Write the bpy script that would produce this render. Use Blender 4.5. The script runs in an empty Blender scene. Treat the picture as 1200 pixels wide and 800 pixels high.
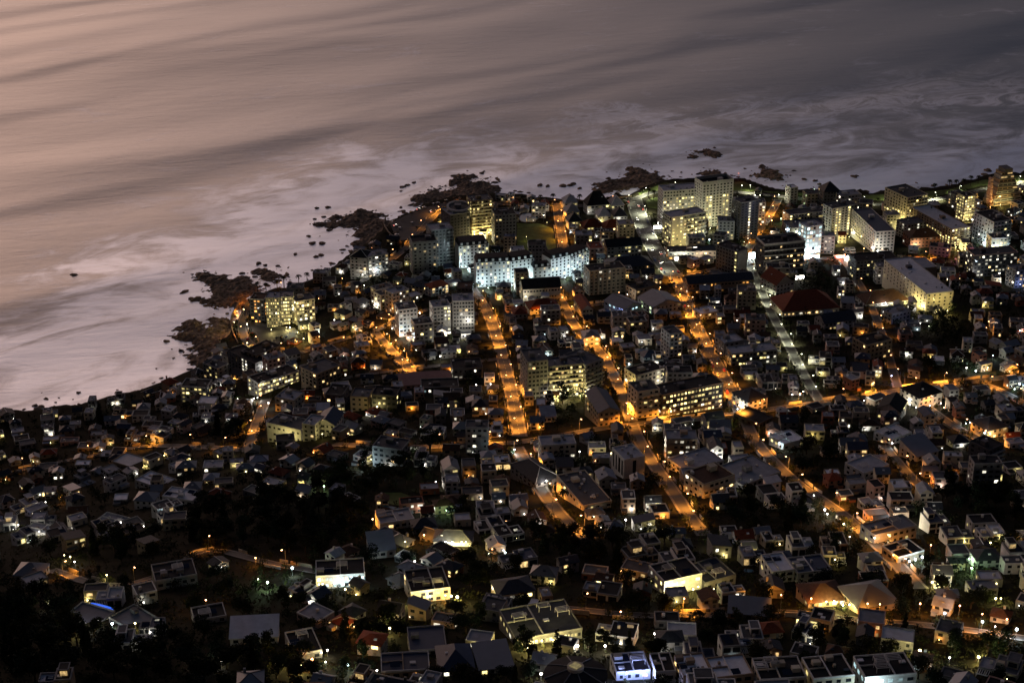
import bpy, math, random
import numpy as np
R = random.Random(7)
SC = bpy.context.scene
COL = SC.collection
PI = math.pi
# ------------------------------------------------------------------ camera model
FPX, CX, CY = 2000.0, 600.0, 400.0
PIT, CAMZ = math.radians(24.0), 577.0
cP, sP = math.cos(PIT), math.sin(PIT)

def sea_pt(px, py, z=0.0):
    u, v = (px-CX)/FPX, (CY-py)/FPX
    dy, dz = cP+v*sP, -sP+v*cP
    t = (z-CAMZ)/dz
    return u*t, dy*t
def proj(x, y, z):
    dz = z-CAMZ
    f = y*cP-dz*sP
    return CX+FPX*x/f, CY-FPX*(y*sP+dz*cP)/f
# ------------------------------------------------------------------ coast and terrain
COAST_PX = [(-260,512),(-120,500),(0,487),(90,478),(150,465),(200,452),(228,440),(240,428),(258,405),(276,380),(290,352),(325,338),
 (352,333),(385,318),(408,300),(428,287),(448,270),(468,255),(495,241),(530,231),(580,227),(640,233),(700,234),(745,226),(765,216),(790,211),
 (870,210),(888,216),(905,222),(1000,226),(1060,224),(1110,219),(1150,207),(1200,200),(1290,196),(1420,190)]
cw = [sea_pt(*p) for p in COAST_PX]
_x = -1e9; CXY = []
for a, b in cw:
    a = max(a, _x+2.0); _x = a; CXY.append((a, b))
_rg = random.Random(3); _q = []
for (a0, b0), (a1, b1) in zip(CXY[:-1], CXY[1:]):      # a ragged shoreline
    k_ = max(1, int((a1-a0)/9)) if -500 < a0 < 600 else 1
    for i in range(k_): _q.append((a0+(a1-a0)*i/k_, b0+(b1-b0)*i/k_+(_rg.gauss(0, 4.5) if i else 0)))
CXY = _q+[CXY[-1]]
CXA = np.array([p[0] for p in CXY]); CYA = np.array([p[1] for p in CXY])
_gx = np.arange(-900, 1000, 5.0)
_gy = np.interp(_gx, CXA, CYA)
k = np.exp(-0.5*((np.arange(-60, 61)*5)/75.0)**2); k /= k.sum()
_sm = np.convolve(np.pad(_gy, 60, mode='edge'), k, mode='valid')
def G(x, y):
    x = np.asarray(x, float); y = np.asarray(y, float)
    yc = np.interp(x, CXA, CYA); ys = np.interp(x, _gx, _sm)
    r = np.maximum((ys-y)/np.maximum(ys-480.0, 300), 0)
    s = yc-y
    return np.clip(0.8*s, -6, 3.6) + 8*r + 212*r**1.7
def g(x, y): return float(G(x, y))
def gp(px, py):
    """ground point seen at a photo pixel"""
    u, v = (px-CX)/FPX, (CY-py)/FPX
    dy, dz = cP+v*sP, -sP+v*cP
    t0 = 250.0
    ts = np.arange(250, 3200, 6.0)
    hh = CAMZ+ts*dz-np.maximum(G(u*ts, dy*ts), 0.0)
    i = int(np.argmax(hh < 0))
    a, b = ts[max(i-1, 0)], ts[i]
    for _ in range(22):
        m = (a+b)/2
        if CAMZ+m*dz-max(g(u*m, dy*m), 0) < 0: b = m
        else: a = m
    return u*a, dy*a, max(g(u*a, dy*a), 0.0)
def mpp(x, y, z):      # metres per photo pixel at a point
    return (y*cP-(z-CAMZ)*sP)/FPX
# ------------------------------------------------------------------ objects
def tag(o, label=None, cat=None, group=None, kind=None):
    if label: o['label'] = label
    if cat: o['category'] = cat
    if group: o['group'] = group
    if kind: o['kind'] = kind
    return o
def empty(name, x, y, z, rz=0.0):
    o = bpy.data.objects.new(name, None); COL.objects.link(o)
    o.location = (x, y, z); o.rotation_euler = (0, 0, rz); o.empty_display_size = 1
    return o
def link(name, me, parent=None, loc=None, rz=None, scale=None):
    o = bpy.data.objects.new(name, me); COL.objects.link(o)
    if parent: o.parent = parent
    if loc: o.location = loc
    if rz: o.rotation_euler = (0, 0, rz)
    if scale: o.scale = scale
    return o
class MB:
    def __init__(s): s.v = []; s.f = []; s.m = []
    def poly(s, pts, m=0):
        n = len(s.v); s.v += [tuple(p) for p in pts]; s.f.append(tuple(range(n, n+len(pts)))); s.m.append(m); return s
    def box(s, x0, y0, z0, x1, y1, z1, m=0, top=None):
        n = len(s.v)
        s.v += [(x0,y0,z0),(x1,y0,z0),(x1,y1,z0),(x0,y1,z0),(x0,y0,z1),(x1,y0,z1),(x1,y1,z1),(x0,y1,z1)]
        s.f += [(n,n+3,n+2,n+1),(n+4,n+5,n+6,n+7),(n,n+1,n+5,n+4),(n+1,n+2,n+6,n+5),(n+2,n+3,n+7,n+6),(n+3,n,n+4,n+7)]
        s.m += [m, m if top is None else top, m, m, m, m]; return s
    def cyl(s, cx, cy, z0, z1, r0, r1=None, n=8, m=0, sy=1.0, cap=True):
        r1 = r0 if r1 is None else r1; b = len(s.v)
        for z, r in ((z0, r0), (z1, r1)):
            for i in range(n):
                a = 2*PI*i/n; s.v.append((cx+r*math.cos(a), cy+sy*r*math.sin(a), z))
        for i in range(n):
            j = (i+1) % n; s.f.append((b+i, b+j, b+n+j, b+n+i)); s.m.append(m)
        if cap:
            s.f.append(tuple(b+n+i for i in range(n))); s.m.append(m)
            s.f.append(tuple(b+n-1-i for i in range(n))); s.m.append(m)
        return s
    def bar(s, p, q, r, m=0, n=5, r1=None):
        r1 = r if r1 is None else r1
        p = np.array(p, float); q = np.array(q, float); d = q-p; L = np.linalg.norm(d); d /= L
        a = np.cross(d, (0,0,1) if abs(d[2]) < .9 else (1,0,0)); a /= np.linalg.norm(a); c = np.cross(d, a); b = len(s.v)
        for pt, rr in ((p, r), (q, r1)):
            for i in range(n):
                t = 2*PI*i/n; s.v.append(tuple(pt+rr*(math.cos(t)*a+math.sin(t)*c)))
        for i in range(n):
            j = (i+1) % n; s.f.append((b+i, b+j, b+n+j, b+n+i)); s.m.append(m)
        s.f.append(tuple(b+n+i for i in range(n))); s.m.append(m); s.f.append(tuple(b+n-1-i for i in range(n))); s.m.append(m)
        return s
    def ball(s, c, r, m=0, n=8, k=5, sz=1.0):
        b = len(s.v)
        for j in range(k+1):
            p = PI*j/k
            for i in range(n):
                t = 2*PI*i/n; s.v.append((c[0]+r*math.sin(p)*math.cos(t), c[1]+r*math.sin(p)*math.sin(t), c[2]+sz*r*math.cos(p)))
        for j in range(k):
            for i in range(n):
                i2 = (i+1) % n; s.f.append((b+j*n+i, b+(j+1)*n+i, b+(j+1)*n+i2, b+j*n+i2)); s.m.append(m)
        return s
    def mesh(s, name, mats):
        me = bpy.data.meshes.new(name); me.from_pydata(s.v, [], s.f)
        for mt in (mats if isinstance(mats, (list, tuple)) else [mats]): me.materials.append(mt)
        if any(s.m): me.polygons.foreach_set('material_index', s.m)
        me.update(); return me
    def obj(s, name, mats, parent=None, **kw): return link(name, s.mesh(name, mats), parent, **kw)
# ------------------------------------------------------------------ materials
def nmat(name):
    m = bpy.data.materials.new(name); m.use_nodes = True
    nt = m.node_tree; return m, nt, nt.nodes['Principled BSDF']
def surf(name, col, rough=.8, var=.2, scale=.6, rnd=.3, spec=.14, bump=0.0, col2=None, bands=0.0):
    """plaster / concrete / tile surface: stained by two noises, each object a little lighter or darker"""
    m, nt, b = nmat(name); N = nt.nodes.new; L = nt.links.new
    tc = N('ShaderNodeTexCoord'); no = N('ShaderNodeTexNoise'); no.inputs['Scale'].default_value = scale; no.inputs['Detail'].default_value = 6
    no.inputs['Roughness'].default_value = .65
    L(tc.outputs['Object'], no.inputs['Vector'])
    mr = N('ShaderNodeMapRange'); mr.inputs['From Min'].default_value = .3; mr.inputs['From Max'].default_value = .7
    mr.inputs['To Min'].default_value = 1-var; mr.inputs['To Max'].default_value = 1+var; L(no.outputs['Fac'], mr.inputs['Value'])
    oi = N('ShaderNodeObjectInfo'); m2 = N('ShaderNodeMapRange'); m2.inputs['To Min'].default_value = 1-rnd; m2.inputs['To Max'].default_value = 1+rnd
    L(oi.outputs['Random'], m2.inputs['Value'])
    mu = N('ShaderNodeMath'); mu.operation = 'MULTIPLY'; L(mr.outputs[0], mu.inputs[0]); L(m2.outputs[0], mu.inputs[1])
    last = mu.outputs[0]
    if bands:
        wv = N('ShaderNodeTexWave'); wv.inputs['Scale'].default_value = bands; wv.inputs['Distortion'].default_value = .6; wv.bands_direction = 'DIAGONAL'
        L(tc.outputs['Object'], wv.inputs['Vector']); m3 = N('ShaderNodeMapRange'); m3.inputs['To Min'].default_value = .75; m3.inputs['To Max'].default_value = 1.1
        L(wv.outputs['Fac'], m3.inputs['Value']); m4 = N('ShaderNodeMath'); m4.operation = 'MULTIPLY'; L(last, m4.inputs[0]); L(m3.outputs[0], m4.inputs[1]); last = m4.outputs[0]
    mx = N('ShaderNodeMix'); mx.data_type = 'RGBA'; mx.inputs['A'].default_value = (*col, 1); mx.inputs['B'].default_value = (*(col2 or col), 1)
    L(no.outputs['Fac'], mx.inputs['Factor'])
    vm = N('ShaderNodeVectorMath'); vm.operation = 'SCALE'; L(mx.outputs['Result'], vm.inputs[0]); L(last, vm.inputs['Scale'])
    L(vm.outputs[0], b.inputs['Base Color']); b.inputs['Roughness'].default_value = rough; b.inputs['Specular IOR Level'].default_value = spec
    if bump:
        bp = N('ShaderNodeBump'); bp.inputs['Strength'].default_value = bump; bp.inputs['Distance'].default_value = .3
        L(no.outputs['Fac'], bp.inputs['Height']); L(bp.outputs[0], b.inputs['Normal'])
    return m
def glow(name, col, st, sample=False, var=0.0):
    m, nt, b = nmat(name); b.inputs['Base Color'].default_value = (.2,.2,.2,1)
    b.inputs['Emission Color'].default_value = (*col, 1); b.inputs['Emission Strength'].default_value = st
    if var:      # lamps, blinds and furniture seen through the panes
        N = nt.nodes.new; tc = N('ShaderNodeTexCoord'); gm = N('ShaderNodeNewGeometry'); no = N('ShaderNodeTexNoise'); no.inputs['Scale'].default_value = .9; no.inputs['Detail'].default_value = 2
        nt.links.new(gm.outputs['Position'], no.inputs['Vector']); mr = N('ShaderNodeMapRange'); mr.inputs['From Min'].default_value = .3; mr.inputs['From Max'].default_value = .7
        mr.inputs['To Min'].default_value = st*(1-var); mr.inputs['To Max'].default_value = st*(1+var)
        nt.links.new(no.outputs['Fac'], mr.inputs['Value']); nt.links.new(mr.outputs[0], b.inputs['Emission Strength'])
    m.cycles.emission_sampling = 'FRONT' if sample else 'NONE'
    return m
WALL = dict(white=surf('white plaster', (.55,.55,.53), .85, .2), cream=surf('cream plaster', (.55,.50,.39), .85, .14), grey=surf('grey concrete', (.25,.25,.25), .85, .25),
  tan=surf('tan plaster', (.32,.25,.18), .85, .15), dark=surf('dark facing', (.09,.09,.10), .7, .2), brick=surf('red brick', (.26,.11,.07), .9, .25, 1.5), pink=surf('pink plaster', (.50,.34,.29), .85, .14))
ROOF = dict(dark=surf('bitumen roofing', (.018,.019,.022), .8, .35, .25), mid=surf('grey roofing', (.075,.08,.09), .75, .3, .3), light=surf('pale roofing', (.30,.315,.36), .7, .22, .3),
  white=surf('white painted roof', (.70,.71,.76), .6, .15, .3), slate=surf('slate tiles', (.042,.045,.055), .6, .25, .8, bands=2.2), red=surf('terracotta tiles', (.22,.055,.028), .8, .3, .8, bands=2.2),
  brown=surf('brown tiles', (.085,.045,.03), .8, .3, .8, bands=2.2), metal=surf('zinc sheet roof', (.16,.172,.20), .5, .12, .2, bands=1.2, spec=.6), blue=surf('blue grey sheet', (.05,.062,.10), .5, .15, .3, bands=1.2),
  pinkr=surf('faded red sheet', (.40,.22,.20), .7, .15, .3, bands=1.2))
LITC = dict(warm=(1,.66,.26), yel=(1,.80,.30), white=(1,.93,.72), cyan=(.62,.95,1), org=(1,.44,.09), green=(.75,1,.5), blue=(.12,.2,1))
LIT = {}
for kk, cc in LITC.items():
    LIT[kk] = [glow(f'{kk} lit window {i}', cc, st, var=.6) for i, st in enumerate((.18, .5, 1.0, 1.9, 3.4))]
M_GLASS, _nt, _b = nmat('dark window glass'); _b.inputs['Base Color'].default_value = (.02,.024,.03,1); _b.inputs['Roughness'].default_value = .12; _b.inputs['Specular IOR Level'].default_value = .6
M_TRIM = surf('white trim', (.66,.66,.65), .7, .1)
M_STEEL = surf('painted steel', (.16,.165,.17), .5, .1)
M_SOLAR, _nt, _b = nmat('solar glass'); _b.inputs['Base Color'].default_value = (.012,.018,.045,1); _b.inputs['Roughness'].default_value = .15
M_ROCK = surf('wet brown rock', (.09,.06,.040), .85, .6, .30, 0.1, .10, 1.0, col2=(.50,.34,.22))
M_ASPH = surf('asphalt', (.034,.034,.036), .8, .25, .12, 0.0, .35)
M_PAVE = surf('paving', (.13,.125,.12), .85, .25, .5, 0.0)
M_PAINT = surf('road paint', (.40,.40,.38), .7, .3, .4, 0.0)
M_LAWN = surf('lawn', (.075,.10,.03), .95, .35, .15, 0.0, .1)
M_BARK = surf('bark', (.07,.05,.035), .95, .3)
# ------------------------------------------------------------------ world
W = bpy.data.worlds.new("World"); SC.world = W; W.use_nodes = True
nt = W.node_tree; N = nt.nodes.new; L = nt.links.new
bg = nt.nodes['Background']; bg.inputs['Strength'].default_value = 1.0
SUN_EL, SUN_AZ = math.radians(-2.0), math.radians(-32)      # just set, out over the water on the left
sky = N('ShaderNodeTexSky'); sky.sky_type = 'NISHITA'; sky.sun_disc = False
sky.sun_elevation = SUN_EL; sky.sun_rotation = SUN_AZ; sky.altitude = 500; sky.dust_density = 3
def mth(op, a, b=None, clamp=False):
    n = N('ShaderNodeMath'); n.operation = op; n.use_clamp = clamp
    for i, v in enumerate((a, b)):
        if v is None: continue
        if isinstance(v, (int, float)): n.inputs[i].default_value = v
        else: L(v, n.inputs[i])
    return n.outputs[0]
tc = N('ShaderNodeTexCoord'); sx = N('ShaderNodeSeparateXYZ'); L(tc.outputs['Generated'], sx.inputs[0])
az = mth('ARCTAN2', sx.outputs[0], sx.outputs[1]); z = mth('MAXIMUM', sx.outputs[2], 0.0)
def bell(v, c, s):
    d = mth('DIVIDE', mth('SUBTRACT', v, c), s); return mth('EXPONENT', mth('MULTIPLY', mth('MULTIPLY', d, d), -1.0))
hor = bell(mth('MAXIMUM', z, .22), .22, .21)
aft = mth('MULTIPLY', bell(az, -.52, .40), hor)             # afterglow over the set sun
band = mth('MULTIPLY', bell(az, -.45, .58), hor)            # pale dusk band all along the seaward horizon
def scale(col, f):
    v = N('ShaderNodeVectorMath'); v.operation = 'SCALE'; v.inputs[0].default_value = col
    if isinstance(f, (int, float)): v.inputs['Scale'].default_value = f
    else: L(f, v.inputs['Scale'])
    return v.outputs[0]
def add(a, b):
    v = N('ShaderNodeVectorMath'); v.operation = 'ADD'; L(a, v.inputs[0]); L(b, v.inputs[1]); return v.outputs[0]
nsc = N('ShaderNodeVectorMath'); nsc.operation = 'SCALE'; L(sky.outputs[0], nsc.inputs[0]); nsc.inputs['Scale'].default_value = .03
lobe = mth('MAXIMUM', mth('ADD', mth('MULTIPLY', sx.outputs[1], .64), mth('MULTIPLY', sx.outputs[2], .77)), 0.0)   # cool twilight overhead, brighter towards the sea
cool = mth('MULTIPLY', lobe, lobe)
tot = add(add(scale((2.15,1.17,.72), aft), scale((.50,.465,.50), band)), add(add(scale((.008,.010,.017), 1.0), scale((.038,.051,.086), cool)), nsc.outputs[0]))
L(tot, bg.inputs['Color'])
# ------------------------------------------------------------------ sun lamp, just below use: a trace of last light
sl = bpy.data.lights.new('sun', 'SUN'); sl.energy = .02; sl.angle = math.radians(12); sl.color = (1,.75,.6)
so = bpy.data.objects.new('sun', sl); COL.objects.link(so); so.rotation_euler = (math.radians(86), 0, PI-SUN_AZ)
# ------------------------------------------------------------------ camera
cam = bpy.data.cameras.new('camera'); cam.lens = 60; cam.sensor_width = 36; cam.clip_start = 5; cam.clip_end = 90000
co = bpy.data.objects.new('camera', cam); COL.objects.link(co); co.location = (0,0,CAMZ); co.rotation_euler = (PI/2-PIT, 0, 0)
SC.camera = co
# ------------------------------------------------------------------ terrain
def grid_mesh(name, xs, ys, Z, mat, attr=None):
    nx, ny = len(xs), len(ys); X, Y = np.meshgrid(xs, ys)
    v = np.stack([X.ravel(), Y.ravel(), Z.ravel()], 1)
    i = np.arange(ny-1)[:,None]*nx+np.arange(nx-1)[None,:]; i = i.ravel()
    f = np.stack([i, i+1, i+nx+1, i+nx], 1)
    me = bpy.data.meshes.new(name); me.from_pydata(v.tolist(), [], f.tolist()); me.materials.append(mat)
    if attr:
        a = me.attributes.new(attr[0], 'FLOAT', 'POINT'); a.data.foreach_set('value', attr[1].ravel().astype(np.float32))
    me.polygons.foreach_set('use_smooth', [True]*len(f)); me.update(); return me
xs = np.concatenate([[-9000,-4000,-2000,-1200], np.arange(-800, 901, 5.0), [1300,2200,4500,9000]])
ys = np.concatenate([[-3000,-1200,-400,100], np.arange(300, 1901, 5.0)])
X, Y = np.meshgrid(xs, ys)
M_SOIL = surf('garden soil and scrub', (.010,.011,.006), .95, .5, .06, 0.0, .03, .6, col2=(.022,.019,.012))
tag(link('ground', grid_mesh('ground', xs, ys, np.minimum(G(X, Y), 480.0), M_SOIL)), kind='structure')
# ------------------------------------------------------------------ sea
def seg_dist(X, Y):
    d = np.full(X.shape, 1e9)
    for (x0, y0), (x1, y1) in zip(CXY[:-1], CXY[1:]):
        ux, uy = x1-x0, y1-y0; q = ux*ux+uy*uy
        t = np.clip(((X-x0)*ux+(Y-y0)*uy)/q, 0, 1)
        d = np.minimum(d, np.hypot(X-x0-t*ux, Y-y0-t*uy))
    return d
xs = np.concatenate([[-60000,-20000,-8000,-3000,-1500], np.arange(-1000, 1101, 12.0), [1600,3000,8000,20000,60000]])
ys = np.concatenate([np.arange(850, 2800, 12.0), [3000,3500,4500,7000,12000,25000,60000]])
X, Y = np.meshgrid(xs, ys)
m, nt, b = nmat('sea water'); N = nt.nodes.new; L = nt.links.new
gm = N('ShaderNodeNewGeometry'); at = N('ShaderNodeAttribute'); at.attribute_name = 'shore'
def mapping(s, rot=0.0):
    mp = N('ShaderNodeMapping'); mp.vector_type = 'TEXTURE'; mp.inputs['Scale'].default_value = s; mp.inputs['Rotation'].default_value = (0,0,rot); L(gm.outputs['Position'], mp.inputs[0]); return mp.outputs[0]
def noise_n(vec, scale, det=4, ro=.55, dist=0.0):
    n = N('ShaderNodeTexNoise'); n.inputs['Scale'].default_value = scale; n.inputs['Detail'].default_value = det; n.inputs['Roughness'].default_value = ro
    n.inputs['Distortion'].default_value = dist; L(vec, n.inputs['Vector']); return n.outputs['Fac']
def mr(v, a, b_, c=0.0, d=1.0, smooth=True):
    n = N('ShaderNodeMapRange'); n.interpolation_type = 'SMOOTHSTEP' if smooth else 'LINEAR'; L(v, n.inputs['Value'])
    for q, w in zip(('From Min','From Max','To Min','To Max'), (a, b_, c, d)): n.inputs[q].default_value = w
    return n.outputs[0]
big = noise_n(mapping((1,1,1)), .006, 5, .6, .8)
swirl = noise_n(mapping((1.6,1,1), .45), .016, 9, .64, 1.1)
fine = noise_n(mapping((3.0,1,1), .25), .06, 6, .7, .5)
rip = noise_n(mapping((5,1,1), .12), .12, 4, .7, .2)
px0 = N('ShaderNodeSeparateXYZ'); L(gm.outputs['Position'], px0.inputs[0])
near = mth('ADD', mr(at.outputs['Fac'], 360, 0), mth('MULTIPLY', mr(at.outputs['Fac'], 330, 60), mr(px0.outputs[0], -20, -240, 0, .45)))
shoreb = mr(at.outputs['Fac'], 95, 5)
# drifting foam: swirls that thicken towards the rocks
f1 = mth('ADD', mth('MULTIPLY', swirl, .62), mth('ADD', mth('MULTIPLY', big, .40), mth('MULTIPLY', fine, .30)))
f2 = mth('ADD', f1, mth('ADD', mth('MULTIPLY', near, .27), mth('MULTIPLY', shoreb, .20)))
foam = mr(f2, .70, 1.0)
ridge = mth('SUBTRACT', 1.0, mth('MULTIPLY', mth('ABSOLUTE', mth('SUBTRACT', swirl, .5)), 11.0), True)   # thin foam lines along the eddies
lines = mth('MULTIPLY', mth('MULTIPLY', ridge, mr(at.outputs['Fac'], 480, 200)), mr(big, .42, .56))
px_ = N('ShaderNodeSeparateXYZ'); L(gm.outputs['Position'], px_.inputs[0])
lines = mth('MULTIPLY', lines, mr(px_.outputs[0], -60, 160, .25, 1.0))
belt = mth('MULTIPLY', mr(at.outputs['Fac'], 185, 15), mr(mth('ADD', mth('MULTIPLY', big, .5), mth('MULTIPLY', swirl, .5)), .38, .56, .22, 1.0))      # churning mist along the shore
foam = mth('MAXIMUM', mth('MAXIMUM', foam, mth('MULTIPLY', lines, .8)), mth('MULTIPLY', belt, 1.0))
foam = mth('MULTIPLY', foam, mr(swirl, .30, .56, .50, 1.0))
mx = N('ShaderNodeMix'); mx.data_type = 'RGBA'; mx.inputs['A'].default_value = (.035,.038,.046,1); mx.inputs['B'].default_value = (.78,.87,1.0,1)
L(foam, mx.inputs['Factor']); L(mx.outputs['Result'], b.inputs['Base Color'])
L(mr(foam, 0, 1, .32, .36, False), b.inputs['Roughness'])
L(mth('MULTIPLY', foam, .88), b.inputs['Metallic']); L(mth('MULTIPLY', foam, .9), b.inputs['Sheen Weight']); b.inputs['Sheen Roughness'].default_value = .5; b.inputs['Sheen Tint'].default_value = (.93,.95,1,1); b.inputs['IOR'].default_value = 2.1; b.inputs['Specular IOR Level'].default_value = 1.0
sw = noise_n(mapping((2.6,1,1), .68), .0042, 1.6, .45, .35)      # long swell
hgt = mth('ADD', mth('MULTIPLY', sw, 25.0), mth('ADD', mth('MULTIPLY', fine, .60), mth('MULTIPLY', rip, .16)))
bp = N('ShaderNodeBump'); bp.inputs['Strength'].default_value = .8; bp.inputs['Distance'].default_value = 1.0
L(hgt, bp.inputs['Height']); L(bp.outputs[0], b.inputs['Normal'])
tag(link('sea', grid_mesh('sea', xs, ys, np.zeros(X.shape), m, ('shore', seg_dist(X, Y)))), kind='structure')
# ------------------------------------------------------------------ occupancy of the ground, for filling in
OX0, OY0, OS = -700.0, 420.0, 1.5
FOOT = []
OCC = np.zeros((int(1400/OS)+1, int(1450/OS)+1), bool)
def rect_pts(x, y, rz, x0, y0, x1, y1, mg=0.0):
    a = np.arange(x0-mg, x1+mg+.7, 1.0); c = np.arange(y0-mg, y1+mg+.7, 1.0); A, B = np.meshgrid(a, c)
    cr, sr = math.cos(rz), math.sin(rz)
    return x+A.ravel()*cr-B.ravel()*sr, y+A.ravel()*sr+B.ravel()*cr
def occ_ix(px, py):
    i = np.clip(((px-OX0)/OS).astype(int), 0, OCC.shape[0]-1); j = np.clip(((py-OY0)/OS).astype(int), 0, OCC.shape[1]-1); return i, j
def occ_set(px, py): OCC[occ_ix(np.asarray(px), np.asarray(py))] = True
def occ_free(px, py): return not OCC[occ_ix(px, py)].any()
# ------------------------------------------------------------------ roads
# (phrase, pixel polyline from the sea inland, width m, lamp colour, lamp power, spacing m, pavement)
ROADS = [
 ('the pale green avenue', [(742,232),(748,252),(760,280),(778,310),(790,324)], 17, 'pale', 1.0, 30),
 ('the long orange avenue', [(790,324),(803,350),(817,385),(836,422),(855,456),(870,484)], 13, 'org', 1.35, 24),
 ('the south orange avenue', [(870,484),(883,515),(905,540),(935,568),(962,585),(992,606),(1030,640),(1052,662),(1078,690)], 8, 'org', .75, 30),
 ('the hotel garden street', [(652,238),(655,258),(660,285),(663,300)], 11, 'org', 1.0, 26),
 ('the straight orange street', [(552,338),(570,362),(582,392),(592,430),(602,470),(609,512)], 11, 'org', 1.3, 24),
 ('the steep lower street', [(606,524),(624,558),(645,590),(664,612),(690,632)], 8.5, 'org', 1.0, 26),
 ('the middle orange street', [(645,332),(661,358),(675,386),(704,412),(718,437),(730,464),(740,494)], 9, 'org', 1.2, 26),
 ('the street past the cube', [(741,497),(748,516),(768,548),(792,580),(806,604),(826,628)], 8.5, 'org', .9, 28),
 ('the dim green street', [(872,300),(882,318),(893,342),(905,370),(920,396),(935,426),(948,452),(963,474)], 8, 'pale', .45, 26),
 ('the west cross street', [(390,521),(440,524),(490,525),(560,522),(606,519)], 9, 'org', 1.0, 26),
 ('the middle cross street', [(606,519),(652,512),(700,503),(748,497),(800,492),(870,485)], 10, 'org', 1.2, 26),
 ('the east cross street', [(870,485),(905,480),(960,473),(1005,466),(1060,457),(1125,449),(1215,438)], 11, 'org', 1.4, 26),
 ('the west orange lane', [(352,414),(400,398),(440,388),(470,372),(505,362)], 8, 'org', 1.1, 26),
 ('the short orange lane', [(440,390),(455,408),(478,430),(484,440)], 8, 'org', 1.2, 22),
 ('the short left street', [(312,468),(305,485),(298,504),(290,528)], 9, 'org', .8, 26),
 ('the far left lane', [(-10,560),(30,549),(70,541),(105,535),(150,525),(190,522),(240,524),(290,528)], 7, 'org', .7, 34),
 ('the right orange lane', [(1060,459),(1088,478),(1118,500),(1150,517),(1172,528)], 7.5, 'org', .9, 24),
 ('the far right lane', [(1150,449),(1172,458),(1205,476)], 9, 'org', 1.2, 24),
 ('the small right lane', [(1036,522),(1052,542),(1068,560),(1090,582)], 6.5, 'org', .8, 24),
 ('the bottom road', [(640,712),(690,716),(740,722),(830,722),(920,716),(1000,727),(1075,732),(1130,738),(1210,750)], 7.5, 'org', .65, 30),
 ('the dark lower lane', [(60,668),(120,690),(185,678),(240,640),(310,660),(380,672)], 5.5, 'org', .22, 40),
 ('the beach road', [(575,238),(612,241),(655,241),(700,242),(742,234)], 10, 'org', .8, 34),
 ('the car park road', [(575,238),(540,240),(512,250),(495,268),(478,290),(455,308),(425,330)], 8, 'org', .7, 34),
 ('the headland road', [(425,330),(395,340),(340,342),(300,352),(283,372),(284,395),(300,410),(352,414)], 8, 'org', .55, 34),
 ('the east promenade road', [(742,234),(775,222),(880,226),(960,236),(1010,240),(1060,240),(1110,232),(1150,222),(1215,214)], 9, 'pale', 3.6, 32),
 ('the tower street', [(872,300),(895,262),(905,248),(912,234)], 9, 'org', 1.0, 26),
 ('the shop street', [(790,324),(830,318),(872,308),(940,305),(985,302),(1060,303),(1130,308),(1210,304)], 10, 'org', .9, 30),
 ('the row house street', [(612,375),(655,365),(690,358),(740,352),(800,345)], 7, 'org', .8, 30),
 ('the inner cross street', [(355,455),(420,440),(490,432),(560,424),(590,420)], 6.5, 'org', .35, 38),
 ('the orange yard street', [(985,302),(998,318),(1015,345),(1030,380),(1040,412),(1052,455)], 6.5, 'org', .55, 34),
]
ROADP = []     # (x, y, dx, dy, half width, road index)
def resample(P, step):
    P = np.array(P, float); d = np.r_[0, np.cumsum(np.hypot(*np.diff(P[:, :2], axis=0).T))]
    n = max(2, int(d[-1]/step)+1); t = np.linspace(0, d[-1], n)
    return np.stack([np.interp(t, d, P[:,0]), np.interp(t, d, P[:,1])], 1), t
def smooth_line(P, it=2):
    for _ in range(it):
        Q = [P[0]]
        for a, c in zip(P[:-1], P[1:]):
            Q.append((.75*a[0]+.25*c[0], .75*a[1]+.25*c[1])); Q.append((.25*a[0]+.75*c[0], .25*a[1]+.75*c[1]))
        Q.append(P[-1]); P = Q
    return P
def ribbon(name, P, offs, lift, mat, zfix=None):
    """a strip along P whose edges lie at the given sideways offsets, draped on the ground"""
    P = np.array(P); T = np.gradient(P, axis=0); T /= np.linalg.norm(T, axis=1)[:,None]; Nn = np.stack([-T[:,1], T[:,0]], 1)
    mb = MB(); k = len(offs)
    for p, n in zip(P, Nn):
        for o_ in offs:
            x, y = p+n*o_; mb.v.append((x, y, max(g(x, y), .5)+lift))
    for i in range(len(P)-1):
        for j in range(k-1):
            a = i*k+j; mb.f.append((a+1, a, a+k, a+k+1)); mb.m.append(0)
    return mb.obj(name, mat)
LINES = []
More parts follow.
